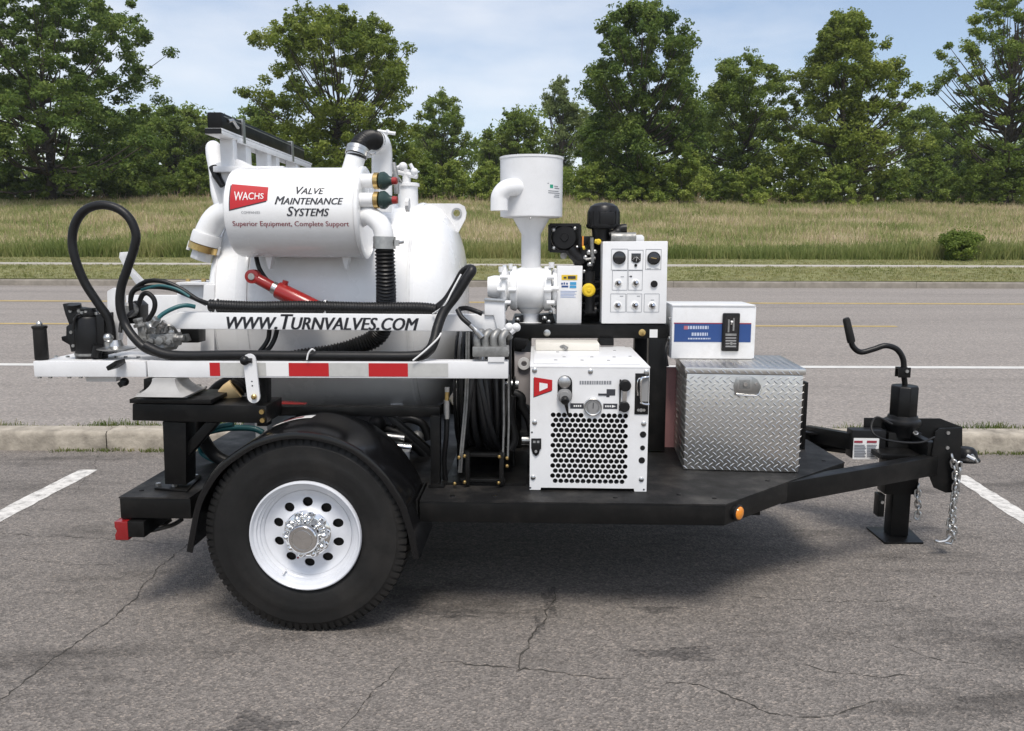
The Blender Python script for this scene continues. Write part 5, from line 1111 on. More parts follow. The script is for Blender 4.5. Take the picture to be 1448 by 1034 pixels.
for i in range(21): a = radians(225-13.5*i); p1 = Vector((c.x+.026*cos(a), cy-.0112, c.z+.026*sin(a))); p2 = Vector((c.x+.021*cos(a), cy-.0112, c.z+.021*sin(a))); M.beam(p1, p2, .0012, .0006, (0, 1, 0))
M.make('gauge_ticks', INK, cg, kind='stuff'); MB().beam((c.x, cy-.012, c.z-.006), (c.x+.001, cy-.012, c.z+.018), .003, .001, (0, 1, 0)).make('gauge_needle', INK, cg)
c1, c2 = cf(645, 335), cf(640, 470)
MB().lathe([(0, .024), (.02, .024), (.026, .018), (.026, 0)], (c1.x, cy, c1.z), (0, -1, 0), 20).make('latch_knob', BLACKS, cg)
MB().lathe([(0, .022), (.018, .022), (.022, .018), (.022, 0)], (c2.x, cy, c2.z), (0, -1, 0), 20).make('latch_knob', BLACKS, cg)
MB().beam((c1.x, cy-.008, c1.z), (c2.x, cy-.008, c2.z), .018, .008, (0, 1, 0)).make('latch_link', CHROME, cg, bev=.001)
cdec(608, 300, 622, 500, BLACKS, 'latch_plate', .002)
cdec(706, 262, 800, 522, BLACKS, 'handle_panel', .003, bev=.0008)
cdec(750, 285, 796, 440, GREY, 'filler_window', .0015, .0032)
MB().tube(spline([cf(796, 455)+Vector((0, -.012, 0)), cf(760, 450)+Vector((0, -.016, 0)), cf(742, 425)+Vector((0, -.02, 0)), cf(745, 300)+Vector((0, -.02, 0)), cf(765, 285)+Vector((0, -.014, 0)), cf(796, 282)+Vector((0, -.008, 0))], 6), .0045, 8).make('panel_handle', CHROME, cg)
MB().tube(spline([cf(742, 290)+Vector((0, -.008, 0)), cf(728, 300)+Vector((0, -.012, 0)), cf(722, 340)+Vector((0, -.012, 0)), cf(726, 400)+Vector((0, -.008, 0))], 4), .003, 6).make('panel_wire', CHROME, cg)
c = cf(748, 494); M = MB().cyl((c.x-.011, cy-.004, c.z), (c.x-.011, cy-.003, c.z), .006, 12).cyl((c.x+.0, cy-.0042, c.z), (c.x, cy-.003, c.z), .0075, 12).cyl((c.x+.012, cy-.004, c.z), (c.x+.012, cy-.003, c.z), .006, 12); M.make('panel_emblem', STEEL, cg)
lt_ = [cf(50, 674), cf(114, 674), cf(114, 740), cf(106, 742), cf(100, 770), cf(80, 787), cf(60, 770), cf(50, 735)]
MB().prism([(v.x, v.z) for v in lt_], cy-.006, cy+.0005).make('door_latch', BLACKS, cg, bev=.0015); cdec(62, 690, 78, 704, GREY, 'latch_mark', .001, .006); cdec(86, 690, 102, 704, GREY, 'latch_mark', .001, .006)
c = cf(80, 755); MB().lathe([(0, .006), (.008, .005), (.008, 0)], (c.x, cy-.006, c.z), (0, -1, 0), 10).make('latch_button', GREY, cg)
for x, y, r in ((761, 650, .0115), (758, 735, .0085), (753, 814, .0115)): c = cf(x, y); MB().lathe([(0, r+.002), (.002, r+.001), (.002, 0)], (c.x, cy, c.z), (0, -1, 0), 18, False).make('rubber_plug', BLACKS, cg)
for x, y in ((55, 636), (45, 988), (766, 1000)): c = cf(x, y); MB().cyl((c.x, cy+.001, c.z), (c.x, cy-.001, c.z), .004, 8).make('rivet', INK, cg)

# ---- black frame over the cabinet
eq = thing('equipment_stand', 'black square tube frame carrying the blower, engine and control box above the cabinet', 'frame', (1.1, .92, DZ))
fy = .90
MB().pprism([(722, 459), (945, 459), (945, 478.5), (722, 478.5)], fy, fy+.075).make('top_beam', BLACK, eq, bev=.004)
c = at(722, 459, fy); d = at(945, 459, fy); zf = c.z
MB().box((c.x, fy+.075, zf-.075), (c.x+.07, 1.62, zf)).make('side_beam', BLACK, eq, bev=.003); MB().box((d.x-.075, fy+.078, zf-.075), (d.x, 1.62, zf-.001)).make('side_beam', BLACK, eq, bev=.003)
MB().box((c.x+.07, fy+.08, zf-.012), (d.x-.08, 1.62, zf-.002)).make('tray', BLACK, eq)
MB().pprism([(918, 478.5), (944, 478.5), (940, 638), (915, 637)], fy, fy+.075).make('leg', BLACK, eq, bev=.004)
xl_ = at(930, 560, fy).x; e_ = at(725, 520, 1.55)
MB().box((xl_-.04, 1.55, DZ), (xl_+.035, 1.62, zf-.078)).make('leg', BLACK, eq, bev=.003); MB().box((c.x+.02, 1.55, DZ), (c.x+.09, 1.62, zf-.078)).make('leg', BLACK, eq, bev=.003)
MB().pprism([(848, 478.5), (868, 478.5), (868, 489), (850, 489), (846, 485)], fy-.03, fy+.06).make('bracket', BLACK, eq, bev=.003)
MB().box((c.x+.01, 1.0, DZ+.01), (c.x+.10, 1.5, zf-.09)).make('grey_back_panel', GREY, eq)
for q, m in (((773.5, 471), STEEL), ((908, 470.5), BRASS)): c_ = at(*q, fy); MB().lathe([(0, .017), (.004, .017), (.006, .012), (.006, 0)], (c_.x, fy, c_.z), (0, -1, 0), 18).make('beam_bolt', m, eq)
MB().pbox(918.5, 466, 930, 477.5, fy-.002, fy+.0005).make('white_sticker', PAPER, eq)
MB().pprism([(728, 478), (748, 480), (742, 494), (730, 494), (724, 486)], .86, .93).make('cable_clamp', BLACKS, eq, bev=.004)
pk = lone(MB().pbox(936.5, 520, 958, 638, 1.02, 1.05), 'red_panel', PINK, 'faded red panel standing between the black frame leg and the tread plate box', 'panel', (1.55, 1.03, DZ), .003)
# dark brackets between reel and cabinet
db = thing('reel_crank', 'black crank arm and fittings between the hose reel and the cabinet', 'crank', (.85, .5, .8))
MB().tube(spline(pts([(726, 556, .45), (737, 562, .45), (738, 575, .45), (748, 592, .45), (752, 610, .45)]), 5), .020, 12).make('crank_arm', BLACKS, db)
MB().tube(spline(pts([(724, 560, .42), (722, 590, .42), (728, 620, .42), (722, 636, .42)]), 5), .018, 12).make('crank_hose', HOSE, db)
MB().pprism([(735, 612), (752, 612), (752, 628), (735, 628)], .5, .56).make('black_fitting', BLACKS, db, bev=.003)
MB().tube(pts([(738, 622, .46), (752, 622, .46)]), .014, 10).make('steel_pin', STEEL, db); MB().ball(at(724, 566, .42), .016).make('brass_nut', BRASS, db)
MB().pprism([(719, 497), (751, 499), (751, 575), (722, 560)], .88, .90).make('grey_plate', mat('grey painted plate', (.42, .39, .39), .5, var=.2), db, bev=.002)
c = at(741, 514, .87); MB().lathe([(0, .03), (.01, .03), (.01, .014), (.0, .014)], c, (0, -1, 0), 18, False).make('flange_ring', WHITE2, db)

# ---- blower
bl = thing('vacuum_blower', 'white vacuum blower with ribbed flanges under the silencer drum', 'blower', (.95, 1.1, zf))
by = 1.05
BC = at(751, 408, by); ax = (1, 0, 0)
def bx(p): return at(p, 408, by).x-BC.x
MB().lathe([(bx(722), .0), (bx(722), .105), (bx(727), .112), (bx(730), .112), (bx(732), .100), (bx(738), .108), (bx(751), .112), (bx(764), .110), (bx(768), .100), (bx(770), .112), (bx(779), .112), (bx(780), 0)], BC, ax, 40, False).make('housing', WHITE, bl, ang=50)
MB().lathe([(bx(707), 0), (bx(707), .085), (bx(711), .118), (bx(716), .118), (bx(719), .09), (bx(722), .09)], BC, ax, 10, False).make('gear_cover', WHITE, bl, bev=.004)
MB().lathe([(bx(780), .09), (bx(782), .105), (bx(787), .105), (bx(787), 0)], BC, ax, 12, False).make('drive_flange', WHITE, bl, bev=.003)
q = at(700, 406, by-.04); MB().lathe([(0, .05), (.03, .058), (.06, .058), (.09, .05)], (at(690, 406, by-.04).x, by-.04, q.z), ax, 20).make('oil_housing', WHITE, bl)
for px_, py__, r in ((709, 380, .014), (716, 388, .010), (722, 376, .010), (780, 374, .014), (786, 384, .010), (712, 436, .012), (708, 424, .012), (782, 438, .012)):
    MB().tube([at(px_, py__+5, by-.06), at(px_, py__-3, by-.06)], r, 10).make('flange_bolt', WHITE2, bl)
for px_, py__ in ((708, 410), (724, 410), (774, 410), (784, 408), (712, 392), (778, 392), (778, 428), (716, 428)): MB().tube([at(px_-5, py__, by-.115), at(px_+6, py__, by-.115)], .011, 10).make('rib', WHITE, bl)
MB().lathe([(0, .075), (.012, .075), (.014, .045), (.055, .045), (.08, .07)], at(750, 459, 1.05)+Vector((0, 0, .002)), (0, 0, 1), 28).make('outlet_foot', WHITE2, bl)
MB().pprism([(728, 448), (740, 446), (740, 459), (728, 459)], 1.0, 1.12).make('foot', BLACKS, bl, bev=.003); MB().pprism([(762, 446), (782, 444), (786, 459), (762, 459)], 1.0, 1.12).make('foot', BLACKS, bl, bev=.003)
for px_, py__ in ((732, 452), (770, 450), (779, 441), (776, 455)): MB().ball(at(px_, py__, .97), .012).make('nut', STEEL, bl)
g0 = .96
MB().pprism([(788, 376), (824, 376), (822, 457.5), (787, 457.5)], g0, g0+.20).make('belt_guard', WHITEP, bl, bev=.004)
MB().pbox(794, 389, 816.5, 396, g0-.0015, g0+.0004).make('warning_sticker', YEL, bl); M = MB().pbox(797, 391.5, 801, 394, g0-.003, g0-.0016).pbox(803, 390.5, 814, 394.5, g0-.003, g0-.0016); M.make('sticker_print', INK, bl)
M = MB(); 
for (a, b, c_, d) in ((793.5, 400, 796, 402.5), (797, 399.5, 799, 402.5), (800.5, 400, 803, 402.5), (794, 404, 803.5, 406.5)): M.pbox(a, b, c_, d, g0-.0015, g0+.0004)
M.make('sticker_print', BLUE, bl); M = MB().pbox(806, 399, 815, 403, g0-.0015, g0+.0004).pbox(805.5, 404, 815, 407.5, g0-.0015, g0+.0004); M.make('sticker_print', CYAN, bl)
M = MB()
for i in range(5): M.pbox(792.5, 411.5+i*2.1, 816-(i*3 % 5), 412.3+i*2.1, g0-.0015, g0+.0004)
M.make('sticker_text', mat('pale blue ink', (.35, .42, .60), .6), bl)
# ---- silencer
si = thing('inlet_silencer', 'white cylinder silencer on a cone and neck, elbow spout on its left side', 'silencer', (.87, 1.05, 1.45))
sy = 1.05; Sx = at(751.5, 260, sy).x; zt2, zb2 = at(752, 223, sy).z, at(752, 308, sy).z; R2 = (at(796.6, 260, sy).x-at(707.2, 260, sy).x)/2*.985
MB().lathe([(0, 0), (0, R2-.012), (.004, R2-.008), (.004, R2), (zt2-zb2-.012, R2+.001), (zt2-zb2-.010, R2+.004), (zt2-zb2, R2+.004), (zt2-zb2, R2-.004), (zt2-zb2-.01, R2-.004), (zt2-zb2-.012, 0)], (Sx, sy, zb2), (0, 0, 1), 56, False).make('drum', WHITEP, si)
zk, zn = at(752, 331, sy).z, at(752, 380, sy).z; rn = (at(764.5, 350, sy).x-at(737, 350, sy).x)/2
MB().lathe([(zb2-zn-.001, R2*.60), (zk-zn, rn), (0, rn), (0, rn+.01), (-.02, rn+.012), (-.02, 0)], (Sx, sy, zn), (0, 0, 1), 40, False).make('cone_neck', WHITEP, si)
ey = sy-R2*.80
P = spline([at(736, 266, sy-R2*.7), at(724, 265, ey-.02), at(714, 268, ey-.03), at(707, 277, ey-.03), at(706, 288, ey-.03), at(706, 298, ey-.03)], 7)
MB().tube(P, .042, 24).make('spout', WHITE, si)
M = MB(); 
def ssurf(px_, py__, d=.0012):
    # point on the drum wall nearest the camera along x
    q = at(px_, py__, sy-R2*.8); dx = max(-.97, min(.97, (q.x-Sx)/R2)); a = asin(dx); return (Sx+(R2+d)*sin(a), sy-(R2+d)*cos(a), q.z)
def sdec(x0, y0, x1, y1, m, nm):
    V = []; n = 5
    for i in range(n+1):
        for y in (y1, y0): V.append(ssurf(x0+(x1-x0)*i/n, y))
    MB().add(V, [(2*i, 2*i+2, 2*i+3, 2*i+1) for i in range(n)]).make(nm, m, si)
sdec(777.5, 261, 782, 266, mat('green ink', (.02, .32, .20), .5), 'green_mark')
for x0, y0, x1 in ((783.5, 262.5, 789), (784, 265.3, 791), (775, 269.5, 790), (775, 272.3, 791.5), (784, 275, 791), (783, 277.6, 791), (774, 259, 776)): sdec(x0, y0, x1, y0+1.1, INKG, 'label_line')
MB().ball(at(750, 309, sy-R2*.95), .006).make('drain_plug', STEEL, si)
# ---- engine
en = thing('engine', 'black engine with yellow caps and a domed air filter, left of the control box', 'engine', (1.15, 1.1, zf))
eyy = 1.08
MB().pprism([(777, 321), (780, 318), (819, 318), (820, 322), (820, 334), (850, 334), (850, 458), (800, 458), (824, 390), (812, 373), (811, 366), (803, 357), (777, 355)], eyy+.06, eyy+.22).make('engine_block', BLACKS, en, bev=.006)
fr_ = [(777, 318), (820, 318), (820, 357), (777, 355)]
M = MB()
for (p, q) in zip(fr_, fr_[1:]+fr_[:1]): M.beam(at(*p, eyy-.02), at(*q, eyy-.02), .014, .02, (0, 1, 0))
M.make('fan_frame', BLACKS, en); c = at(798, 336, eyy); MB().lathe([(0, .068), (.02, .066), (.028, .055), (.028, .02), (.036, .018), (.036, 0)], c, (0, -1, 0), 28).make('fan_housing', BLACKS, en, ang=25)
for q in ((783, 325), (813, 323), (816, 350), (783, 351)): MB().ball(at(*q, eyy-.02), .011).make('bolt', STEEL, en)
MB().tube([at(797, 360, eyy), at(797, 362, eyy-.02)], .017, 12).make('pulley', CAST, en)
MB().pprism([(822, 334), (836, 334), (836, 347), (822, 347)], eyy-.03, eyy+.05).make('relay_box', BLACKS, en, bev=.004); MB().pbox(823, 334, 825.5, 350, eyy-.034, eyy-.0305).make('orange_tag', AMBER, en)
MB().tube(spline(pts([(806, 352, eyy-.05), (816, 364, eyy-.05), (824, 368, eyy-.05), (828, 356, eyy-.05), (826, 348, eyy-.05)]), 5), .030, 14).make('intake_arm', BLACKS, en)
MB().tube(spline(pts([(836, 338, eyy-.06), (834, 355, eyy-.06), (838, 370, eyy-.06), (832, 385, eyy-.06), (836, 400, eyy-.06)]), 5), .012, 10).make('hose', HOSE, en)
for q, r in (((833, 357), .014), ((828, 364), .012), ((838, 364), .011), ((834, 374), .014), ((841, 356), .012), ((826, 384), .010)): MB().ball(at(*q, eyy-.09), r).make('fitting', STEEL, en)
MB().tube(pts([(837, 336, .98), (838, 372, .98)]), .009, 10).make('rod', CAST, en); MB().tube(pts([(828, 367, .98), (842, 365, .98)]), .007, 8).make('lever', CAST, en)
MB().tube(pts([(834, 384, .98), (834, 440, .98)]), .024, 16).make('column', CAST if False else BLACKS, en); MB().tube(pts([(827, 440, 1.0), (843, 440, 1.0)]), .03, 12).make('gear_case', BLACKS, en)
for i in range(5): MB().box((at(824, 400+i*10, 1.02).x, 1.0, at(824, 400+i*10, 1.02).z), (at(848, 400, 1.02).x, 1.12, at(824, 400+i*10, 1.02).z+.008)).make('cooling_fin', BLACKS, en)
MB().lathe([(0, .030), (.008, .033), (.03, .032), (.038, .024), (.038, 0)], at(832, 410, .96), (0, -1, 0), 24).make('oil_cap', YEL, en); MB().lathe([(.036, .012), (.042, .008), (.042, 0)], at(832, 410, .96), (0, -1, 0), 12).make('cap_knob', YEL, en)
MB().lathe([(0, .012), (.012, .014), (.02, .008), (.02, 0)], at(846, 342, .92), (0, -1, 0), 16).tube(pts([(846, 342, .92), (841, 341, .92)]), .01, 8).make('dipstick_cap', YEL, en); MB().tube(pts([(824, 351, .95), (827, 350, .95)]), .009, 8).make('dipstick_cap', YEL, en)
ay = 1.05; ac = at(853.5, 308, ay)
MB().lathe([(-.055, .070), (-.052, .078), (.0, .080), (.035, .077), (.055, .066), (.068, .045), (.073, .02), (.073, 0)], (ac.x, ay, ac.z), (0, 0, 1), 36).make('air_filter', BLACKS, en, ang=25)
M = MB()
for i in range(16):
    a = 2*pi*i/16; M.beam((ac.x+.080*cos(a), ay+.080*sin(a), ac.z-.05), (ac.x+.078*cos(a), ay+.078*sin(a), ac.z+.03), .006, .004, (cos(a), sin(a), 0))
M.make('filter_ribs', BLACKS, en, kind='stuff'); MB().pbox(848, 300, 869, 318, ay-.085, ay-.04).make('filter_clip', BLACKS, en, bev=.008)
MB().tube(pts([(851, 318, ay), (851, 345, ay)]), [.052, .044], 24).make('filter_neck', BLACKS, en); MB().lathe([(0, .085), (.012, .085), (.012, .06)], at(853, 321, ay), (0, 0, 1), 30).make('filter_rim', BLACKS, en)
MB().tube(spline(pts([(862, 334, ay-.05), (872, 330, ay-.05), (878, 324, ay-.05), (886, 323, ay-.05)]), 5), [.026]*8+[.022]*8, 14).make('breather_hose', HOSE, en)
MB().pprism([(879, 333), (908, 332), (911, 335), (911, 345), (879, 345)], 1.05, 1.15).make('white_cover', WHITE2, en, bev=.004)
MB().lathe([(0, .025), (.12, .025)], at(864, 336, .98), (1, 0, .0), 14).make('muffler_pipe', CAST, en)
# ---- control box
cbx = thing('control_box', 'white control box with two black dials, a small meter and rows of silver switches', 'control box', (1.33, .93, zf))
ky = .885
MB().pprism([(852.5, 341.5), (944.5, 341), (942, 457.8), (850.5, 457.8)], ky, ky+.14).make('enclosure', WHITEP, cbx, bev=.005)
def kb(x, y): return at(660+x/4.135, 200+y/4.135, ky)
def disc(x, y, r, m, nm, d=.004, d0=0): c = kb(x, y); MB().lathe([(0, r), (d, r), (d+.0012, r*.9), (d+.0012, 0)], (c.x, ky-d0, c.z), (0, -1, 0), 24, False).make(nm, m, cbx)
def kframe(x0, y0, x1, y1):
    a, b = kb(x0, y1), kb(x1, y0); M = MB()
    for p, q in (((a.x, a.z), (b.x, a.z)), ((b.x, a.z), (b.x, b.z)), ((b.x, b.z), (a.x, b.z)), ((a.x, b.z), (a.x, a.z))): M.beam((p[0], ky-.0004, p[1]), (q[0], ky-.0004, q[1]), .0020, .0012, (0, 1, 0))
    M.make('panel_outline', INKG, cbx)
for r in ((845, 630, 942, 752), (944, 636, 1032, 752), (1045, 632, 1138, 750), (850, 756, 940, 870), (944, 756, 1028, 870), (840, 892, 930, 998), (934, 892, 1024, 998), (1036, 892, 1126, 998)): kframe(*r)
for x, y in ((891, 680), (1093, 683)): disc(x, y, .031, BLACKS, 'dial_bezel', .010); disc(x, y, .026, DGLASS, 'dial_face', .001, .011)
c = kb(1093, 681); MB().beam((c.x-.014, ky-.014, c.z+.001), (c.x+.012, ky-.014, c.z-.004), .003, .001, (0, 1, 0)).make('dial_needle', BRASS, cbx)
a, b = kb(962, 697), kb(1018, 655); c = kb(990, 700)
MB().prism([(a.x, a.z), (a.x+.012, a.z-.010), (b.x-.012, a.z-.010), (b.x, a.z), (b.x, b.z), (a.x, b.z)], ky-.004, ky+.0005).make('meter', DGLASS, cbx, bev=.001)
M = MB(); mc = kb(990, 706)
for i in range(7): t = radians(150-20*i); M.beam((mc.x+.020*cos(t), ky-.0046, mc.z+.026*sin(t)), (mc.x+.017*cos(t), ky-.0046, mc.z+.020*sin(t)), .0014, .0006, (0, 1, 0))
M.beam((mc.x, ky-.0048, mc.z+.004), (mc.x+.004, ky-.0048, mc.z+.022), .0014, .0006, (0, 1, 0)); M.make('meter_scale', PAPER, cbx)
disc(988, 725, .007, BLACKS, 'indicator', .004)
for x, y in ((885, 830), (987, 830), (882, 960), (984, 960), (1084, 962)):
    disc(x, y, .0215, PAPER, 'switch_plate', .0015); disc(x, y, .0155, CHROME, 'switch_ring', .006); disc(x, y, .009, DGLASS, 'switch_core', .001, .0072)
    c = kb(x, y); MB().tube([(c.x, ky-.006, c.z), (c.x+.004, ky-.022, c.z+.006)], [.004, .006], 8).make('switch_lever', CHROME, cbx)
disc(1095, 834, .0165, BLACKS, 'push_button', .008)
for x, y in ((910, 792), (958, 790), (905, 905), (1004, 905), (1086, 928)): c = kb(x, y); MB().box((c.x-.008, ky-.0010, c.z-.0015), (c.x+.008, ky+.0003, c.z+.0015)).make('engraved_name', INKG, cbx)
c = kb(960, 790); MB().lathe([(0, .0045), (.002, .0045), (.002, 0)], (c.x, ky, c.z), (0, -1, 0), 10).make('indicator', INK, cbx)
for x, y in ((890, 753), (988, 753), (1065, 744), (1110, 744)): c = kb(x, y); MB().box((c.x-.010, ky-.0010, c.z-.001), (c.x+.010, ky+.0003, c.z+.001)).make('engraved_name', INKG, cbx)

# ---- tread plate tool box
q0, q1 = on(966, 664, DZ+.004), on(1130, 668.5, DZ+.004); U = (q1-q0); tw = U.length; U.normalize(); Vd = Vector((-U.y, U.x, 0))
zt3 = (at(967, 520, q0.y).z+at(1140, 521, q1.y).z)/2; th_ = zt3-q0.z
bk = on(945, 632, DZ+.004); td = max(.42, (bk-q0).dot(Vd)); td = .47
tbx = thing('tool_box', 'tread plate aluminium tool box with a D ring latch, on the deck near the tongue', 'tool box', tuple(q0))
def tl(u, v, z): return q0+U*u+Vd*v+Vector((0, 0, z))
def tbox(u0, u1, v0, v1, z0, z1): 
    M = MB(); M.add([tl(u, v, z) for z in (z0, z1) for v in (v0, v1) for u in (u0, u1)], [(0, 2, 3, 1), (4, 5, 7, 6), (0, 1, 5, 4), (2, 6, 7, 3), (0, 4, 6, 2), (1, 3, 7, 5)]); return M
body = tbox(.003, tw-.003, .003, td-.003, 0, th_-.03).make('box_body', ALU, tbx, bev=.004)
lid = tbox(-.006, tw+.006, -.006, td+.004, th_-.028, th_).make('lid', ALU, tbx, bev=.004)
def lugs(parent, O, e1, e2, nn, L1, L2, skip=None, pit=.032):
    M = MB(); i = 0; y = .010; r = 0
    while y < L2-.006:
        x = .010+(pit/2 if r % 2 else 0)
        while x < L1-.006:
            if not (skip and skip(x, y)):
                k = 1 if (r+int(x/pit)) % 2 == 0 or False else -1
                k = 1 if r % 2 else -1
                d = (e1*1.0+e2*k*.85).normalized(); s_ = nn.cross(d); c = O+e1*x+e2*y
                V = []
                for t, w_, h in ((-.0140, .0004, .0), (-.006, .0030, .0), (.006, .0030, .0), (.0140, .0004, 0)):
                    V += [c+d*t-s_*w_, c+d*t+s_*w_]
                V += [c-d*.008+nn*.0013, c+d*.008+nn*.0013]
                M.add(V, [(0, 2, 8), (2, 4, 9, 8), (4, 6, 9), (6, 5, 9), (5, 3, 8, 9), (3, 0, 8)])
            x += pit
        y += pit*.52; r += 1
    M.make('tread_lugs', ALU, parent, kind='stuff', ang=20)
Z_ = Vector((0, 0, 1))
lugs(body, tl(0, .0026, 0), U, Z_, -Vd, tw, th_-.032, lambda x, y: tw*.42 < x < tw*.66 and y > th_-.105)
lugs(body, tl(.0026, td, 0), -Vd, Z_, -U, td, th_-.032)
lugs(lid, tl(-.006, -.006, th_+.0002), U, Vd, Z_, tw+.012, td+.01)
lugs(lid, tl(-.006, -.0064, th_-.028), U, Z_, -Vd, tw+.012, .030)
def tf(zx, zy):          # measured on the front of the box
    p = at(900+zx/3.446, 400+zy/3.446, q0.y-.02); return (p-q0).dot(U), p.z-q0.z
M = MB(); L1 = [tf(474, 500), tf(490, 462), tf(565, 458), tf(588, 470), tf(606, 500), tf(606, 515), tf(583, 550), tf(480, 549)]
def tpoly(P, v0, v1):
    n = len(P); return MB().add([tl(u, v0, z) for u, z in P]+[tl(u, v1, z) for u, z in P], [tuple(range(n)), tuple(range(2*n-1, n-1, -1))]+[(i, (i+1) % n, (i+1) % n+n, i+n) for i in range(n)])
la = tpoly(L1, -.0035, .002).make('latch_plate', mat('brushed latch', (.42, .42, .41), .32, 1.), tbx, bev=.001)
tpoly([tf(490, 464), tf(562, 462), tf(562, 524), tf(490, 526)], -.0075, -.0036).make('latch_cup', STEEL, tbx, bev=.002)
tpoly([tf(500, 474), tf(552, 472), tf(552, 515), tf(500, 517)], -.009, -.0076).make('latch_pad', CAST, tbx, bev=.001)
a_ = tf(530, 495); MB().lathe([(0, .010), (.004, .009), (.004, 0)], tl(a_[0], -.009, a_[1]), -Vd, 14).make('lock_cylinder', CHROME, tbx)
D3 = [tl(u, -.011, z) for u, z in (tf(486, 545), tf(582, 548), tf(604, 515))]; MB().tube(spline(D3, 5), .0035, 8).make('latch_ring', CHROME, tbx)
a_ = tf(582, 492); MB().lathe([(0, .006), (.006, .005), (.006, 0)], tl(a_[0], -.004, a_[1]), -Vd, 12).make('latch_screw', CHROME, tbx)
# short black post behind the box
lone(MB().pbox(1134, 541, 1143.5, 637, 1.0, 1.06), 'corner_post', BLACK, 'short black upright post behind the right edge of the tread plate box', 'post', tuple(on(1140, 637, DZ)), .003)
# ---- white case on the box
zw = q0.z+th_+.003
w0 = on(949, 507, zw); w1 = on(1067, 508, zw)
wc = thing('equipment_case', 'white metal case with a blue stripe and tall dark socket, on the tool box', 'case', (w0.x, w0.y, zw))
wy = (w0.y+w1.y)/2+.0
w0 = at(949, 507.5, wy); w1 = at(1067.3, 432.5, wy)
MB().box((w0.x, wy, zw), (w1.x, wy+.26, w1.z)).make('case_body', WHITE2, wc, bev=.004)
MB().box((w0.x-.003, wy-.004, w1.z-.004), (w1.x+.003, wy+.263, w1.z+.004)).make('case_lid', WHITE2, wc, bev=.002)
MB().box((w1.x-.001, wy+.002, zw+.004), (w1.x+.008, wy+.25, w1.z-.006)).make('side_flange', WHITE2, wc, bev=.002)
def wbox(x0, y0, x1, y1, m, nm, th=.0014, lift=0., bev=0): return MB().pbox(x0, y0, x1, y1, wy-th-lift, wy-lift+.0003).make(nm, m, wc, bev=bev)
wbox(953, 458.2, 1062.5, 483.5, BLUE, 'blue_stripe'); wbox(953, 457, 1062.5, 458.1, INKR, 'red_line')
M = MB(); random.seed(12)
for y, x0, x1, h in ((461, 972, 1002, 4.5), (470.5, 978, 1001, 4.5), (478, 973, 1005, 2)):
    x = x0
    while x < x1: w_ = random.uniform(2, 3.6); M.pbox(x, y, min(x1, x+w_), y+h, wy-.0022, wy-.0015); x += w_+.9
M.make('faint_lettering', mat('faded white ink', (.45, .50, .62), .6), wc, kind='stuff'); wbox(967, 461, 973, 466, mat('faded red ink', (.40, .14, .18), .6), 'faint_badge', lift=.0015)
so = wbox(1020.4, 443, 1047.2, 497, BLACKS, 'socket_frame', .014, bev=.008); wbox(1023.5, 447, 1044, 493, DGLASS, 'socket_recess', .0012, .0142)
M = MB().pbox(1029, 452, 1032, 470, wy-.021, wy-.0156).pbox(1036, 450, 1039, 468, wy-.021, wy-.0156).pbox(1026, 472, 1041.5, 475, wy-.021, wy-.0156); M.make('socket_parts', CAST, wc)
c = at(1034, 458, wy-.015); MB().tube([c, c+Vector((0, -.012, .012))], .006, 8).make('rocker', RED if False else STEEL, wc)
M = MB(); 
for i in range(4): M.pbox(1026, 477+i*4, 1041, 479+i*4, wy-.0165, wy-.0155)
M.make('socket_lines', GREY, wc); c = at(1034, 486, wy-.016); MB().lathe([(0, .008), (.004, .006), (.004, 0)], c, (0, -1, 0), 14).make('socket_button', CAST, wc)
for z in (.25, .8): c = at(948, 440+50*z, wy); MB().cyl((w0.x-.001, wy+.05, c.z), (w0.x-.008, wy+.05, c.z), .010, 10).make('side_bolt', STEEL, wc)
MB().tube(spline(pts([(944, 484, .86), (941, 495, .84), (942, 505, .84), (944, 518, .84)]), 4), .007, 8).make('side_cable', HOSE, wc)

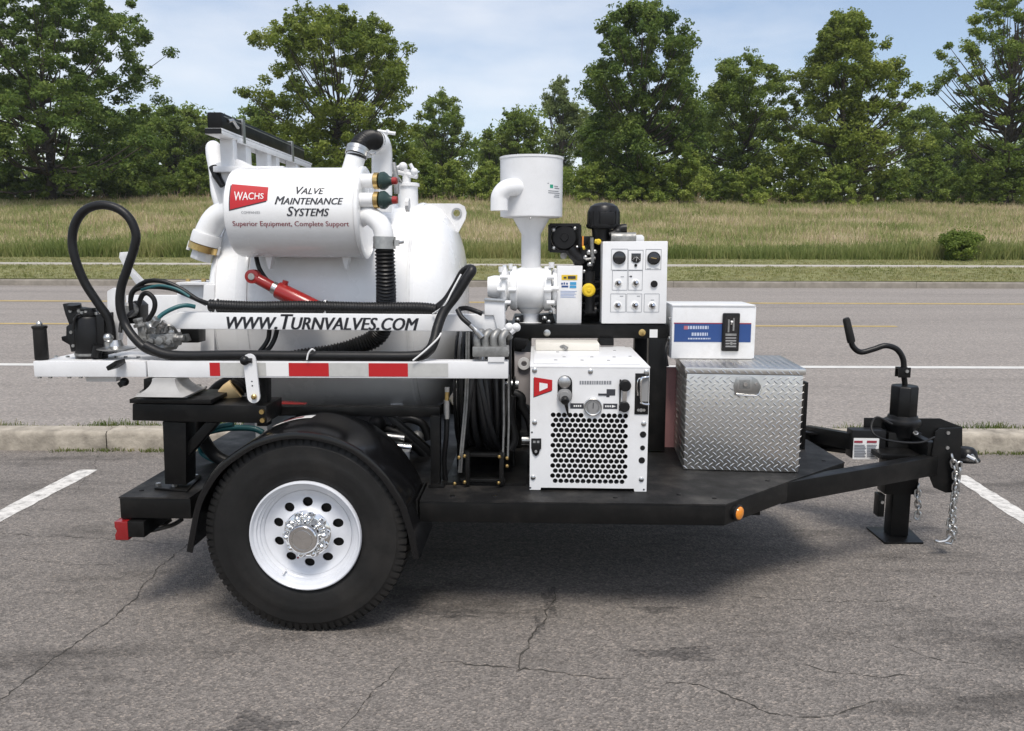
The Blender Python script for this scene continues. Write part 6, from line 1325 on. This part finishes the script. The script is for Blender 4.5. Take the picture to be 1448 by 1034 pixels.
# ---- summer air between the camera and the tree line
hm = bpy.data.materials.new('summer haze'); hm.use_nodes = True; t_ = hm.node_tree; t_.nodes.clear()
vo_ = N(t_, 'ShaderNodeVolumePrincipled'); vo_.inputs['Density'].default_value = .0003; vo_.inputs['Color'].default_value = (.86, .91, .97, 1); vo_.inputs['Anisotropy'].default_value = .2
t_.links.new(vo_.outputs[0], N(t_, 'ShaderNodeOutputMaterial').inputs['Volume'])
MB().box((-720, -100, -1.2), (720, 720, 26)).make('haze', hm, kind='stuff')

hb_ = thing('dark_backing', 'added black reservoir box tucked behind the hose reel', 'backing', (.62, 1.15, DZ))  # added black box behind the reel, stands in for the dark gap
MB().box((.50, .96, DZ+.002), (.82, 1.45, 1.12)).make('backing_body', BLACK, hb_, bev=.01)
MB().lathe([(0, .03), (.03, .03), (.035, .022), (.035, 0)], (.66, 1.1, 1.12), (0, 0, 1), 16).make('backing_cap', BLACKS, hb_)

# ---- loose grit on the lot
RNG = np.random.default_rng(21); n = 2600
gx = RNG.uniform(-5.5, 5.5, n); gy = np.where(RNG.random(n) < .45, 5.95-np.abs(RNG.normal(0, .10, n)), RNG.uniform(1.2, 5.9, n)); gr = RNG.uniform(.0016, .0048, n)*np.where(RNG.random(n) < .05, 1.9, 1)
T4 = np.array([(1, 0, -.3), (-.5, .87, -.3), (-.5, -.87, -.3), (.1, .1, .9)]); an = RNG.uniform(0, 2*pi, n)
V = np.empty((n, 4, 3)); 
for k in range(4):
    V[:, k, 0] = gx+gr*(T4[k, 0]*np.cos(an)-T4[k, 1]*np.sin(an)); V[:, k, 1] = gy+gr*(T4[k, 0]*np.sin(an)+T4[k, 1]*np.cos(an)); V[:, k, 2] = gr*(T4[k, 2]*.7+.3)+.001
F3 = (np.arange(n)[:, None, None]*4+np.array([(0, 1, 3), (1, 2, 3), (2, 0, 3), (0, 2, 1)])[None]).reshape(-1, 3)
fast('loose_grit', V.reshape(-1, 3), F3, blades('grit stones', [(.1, (.07, .065, .06)), (.5, (.20, .18, .15)), (.9, (.42, .38, .32))], 3, 0), 3)['kind'] = 'stuff'
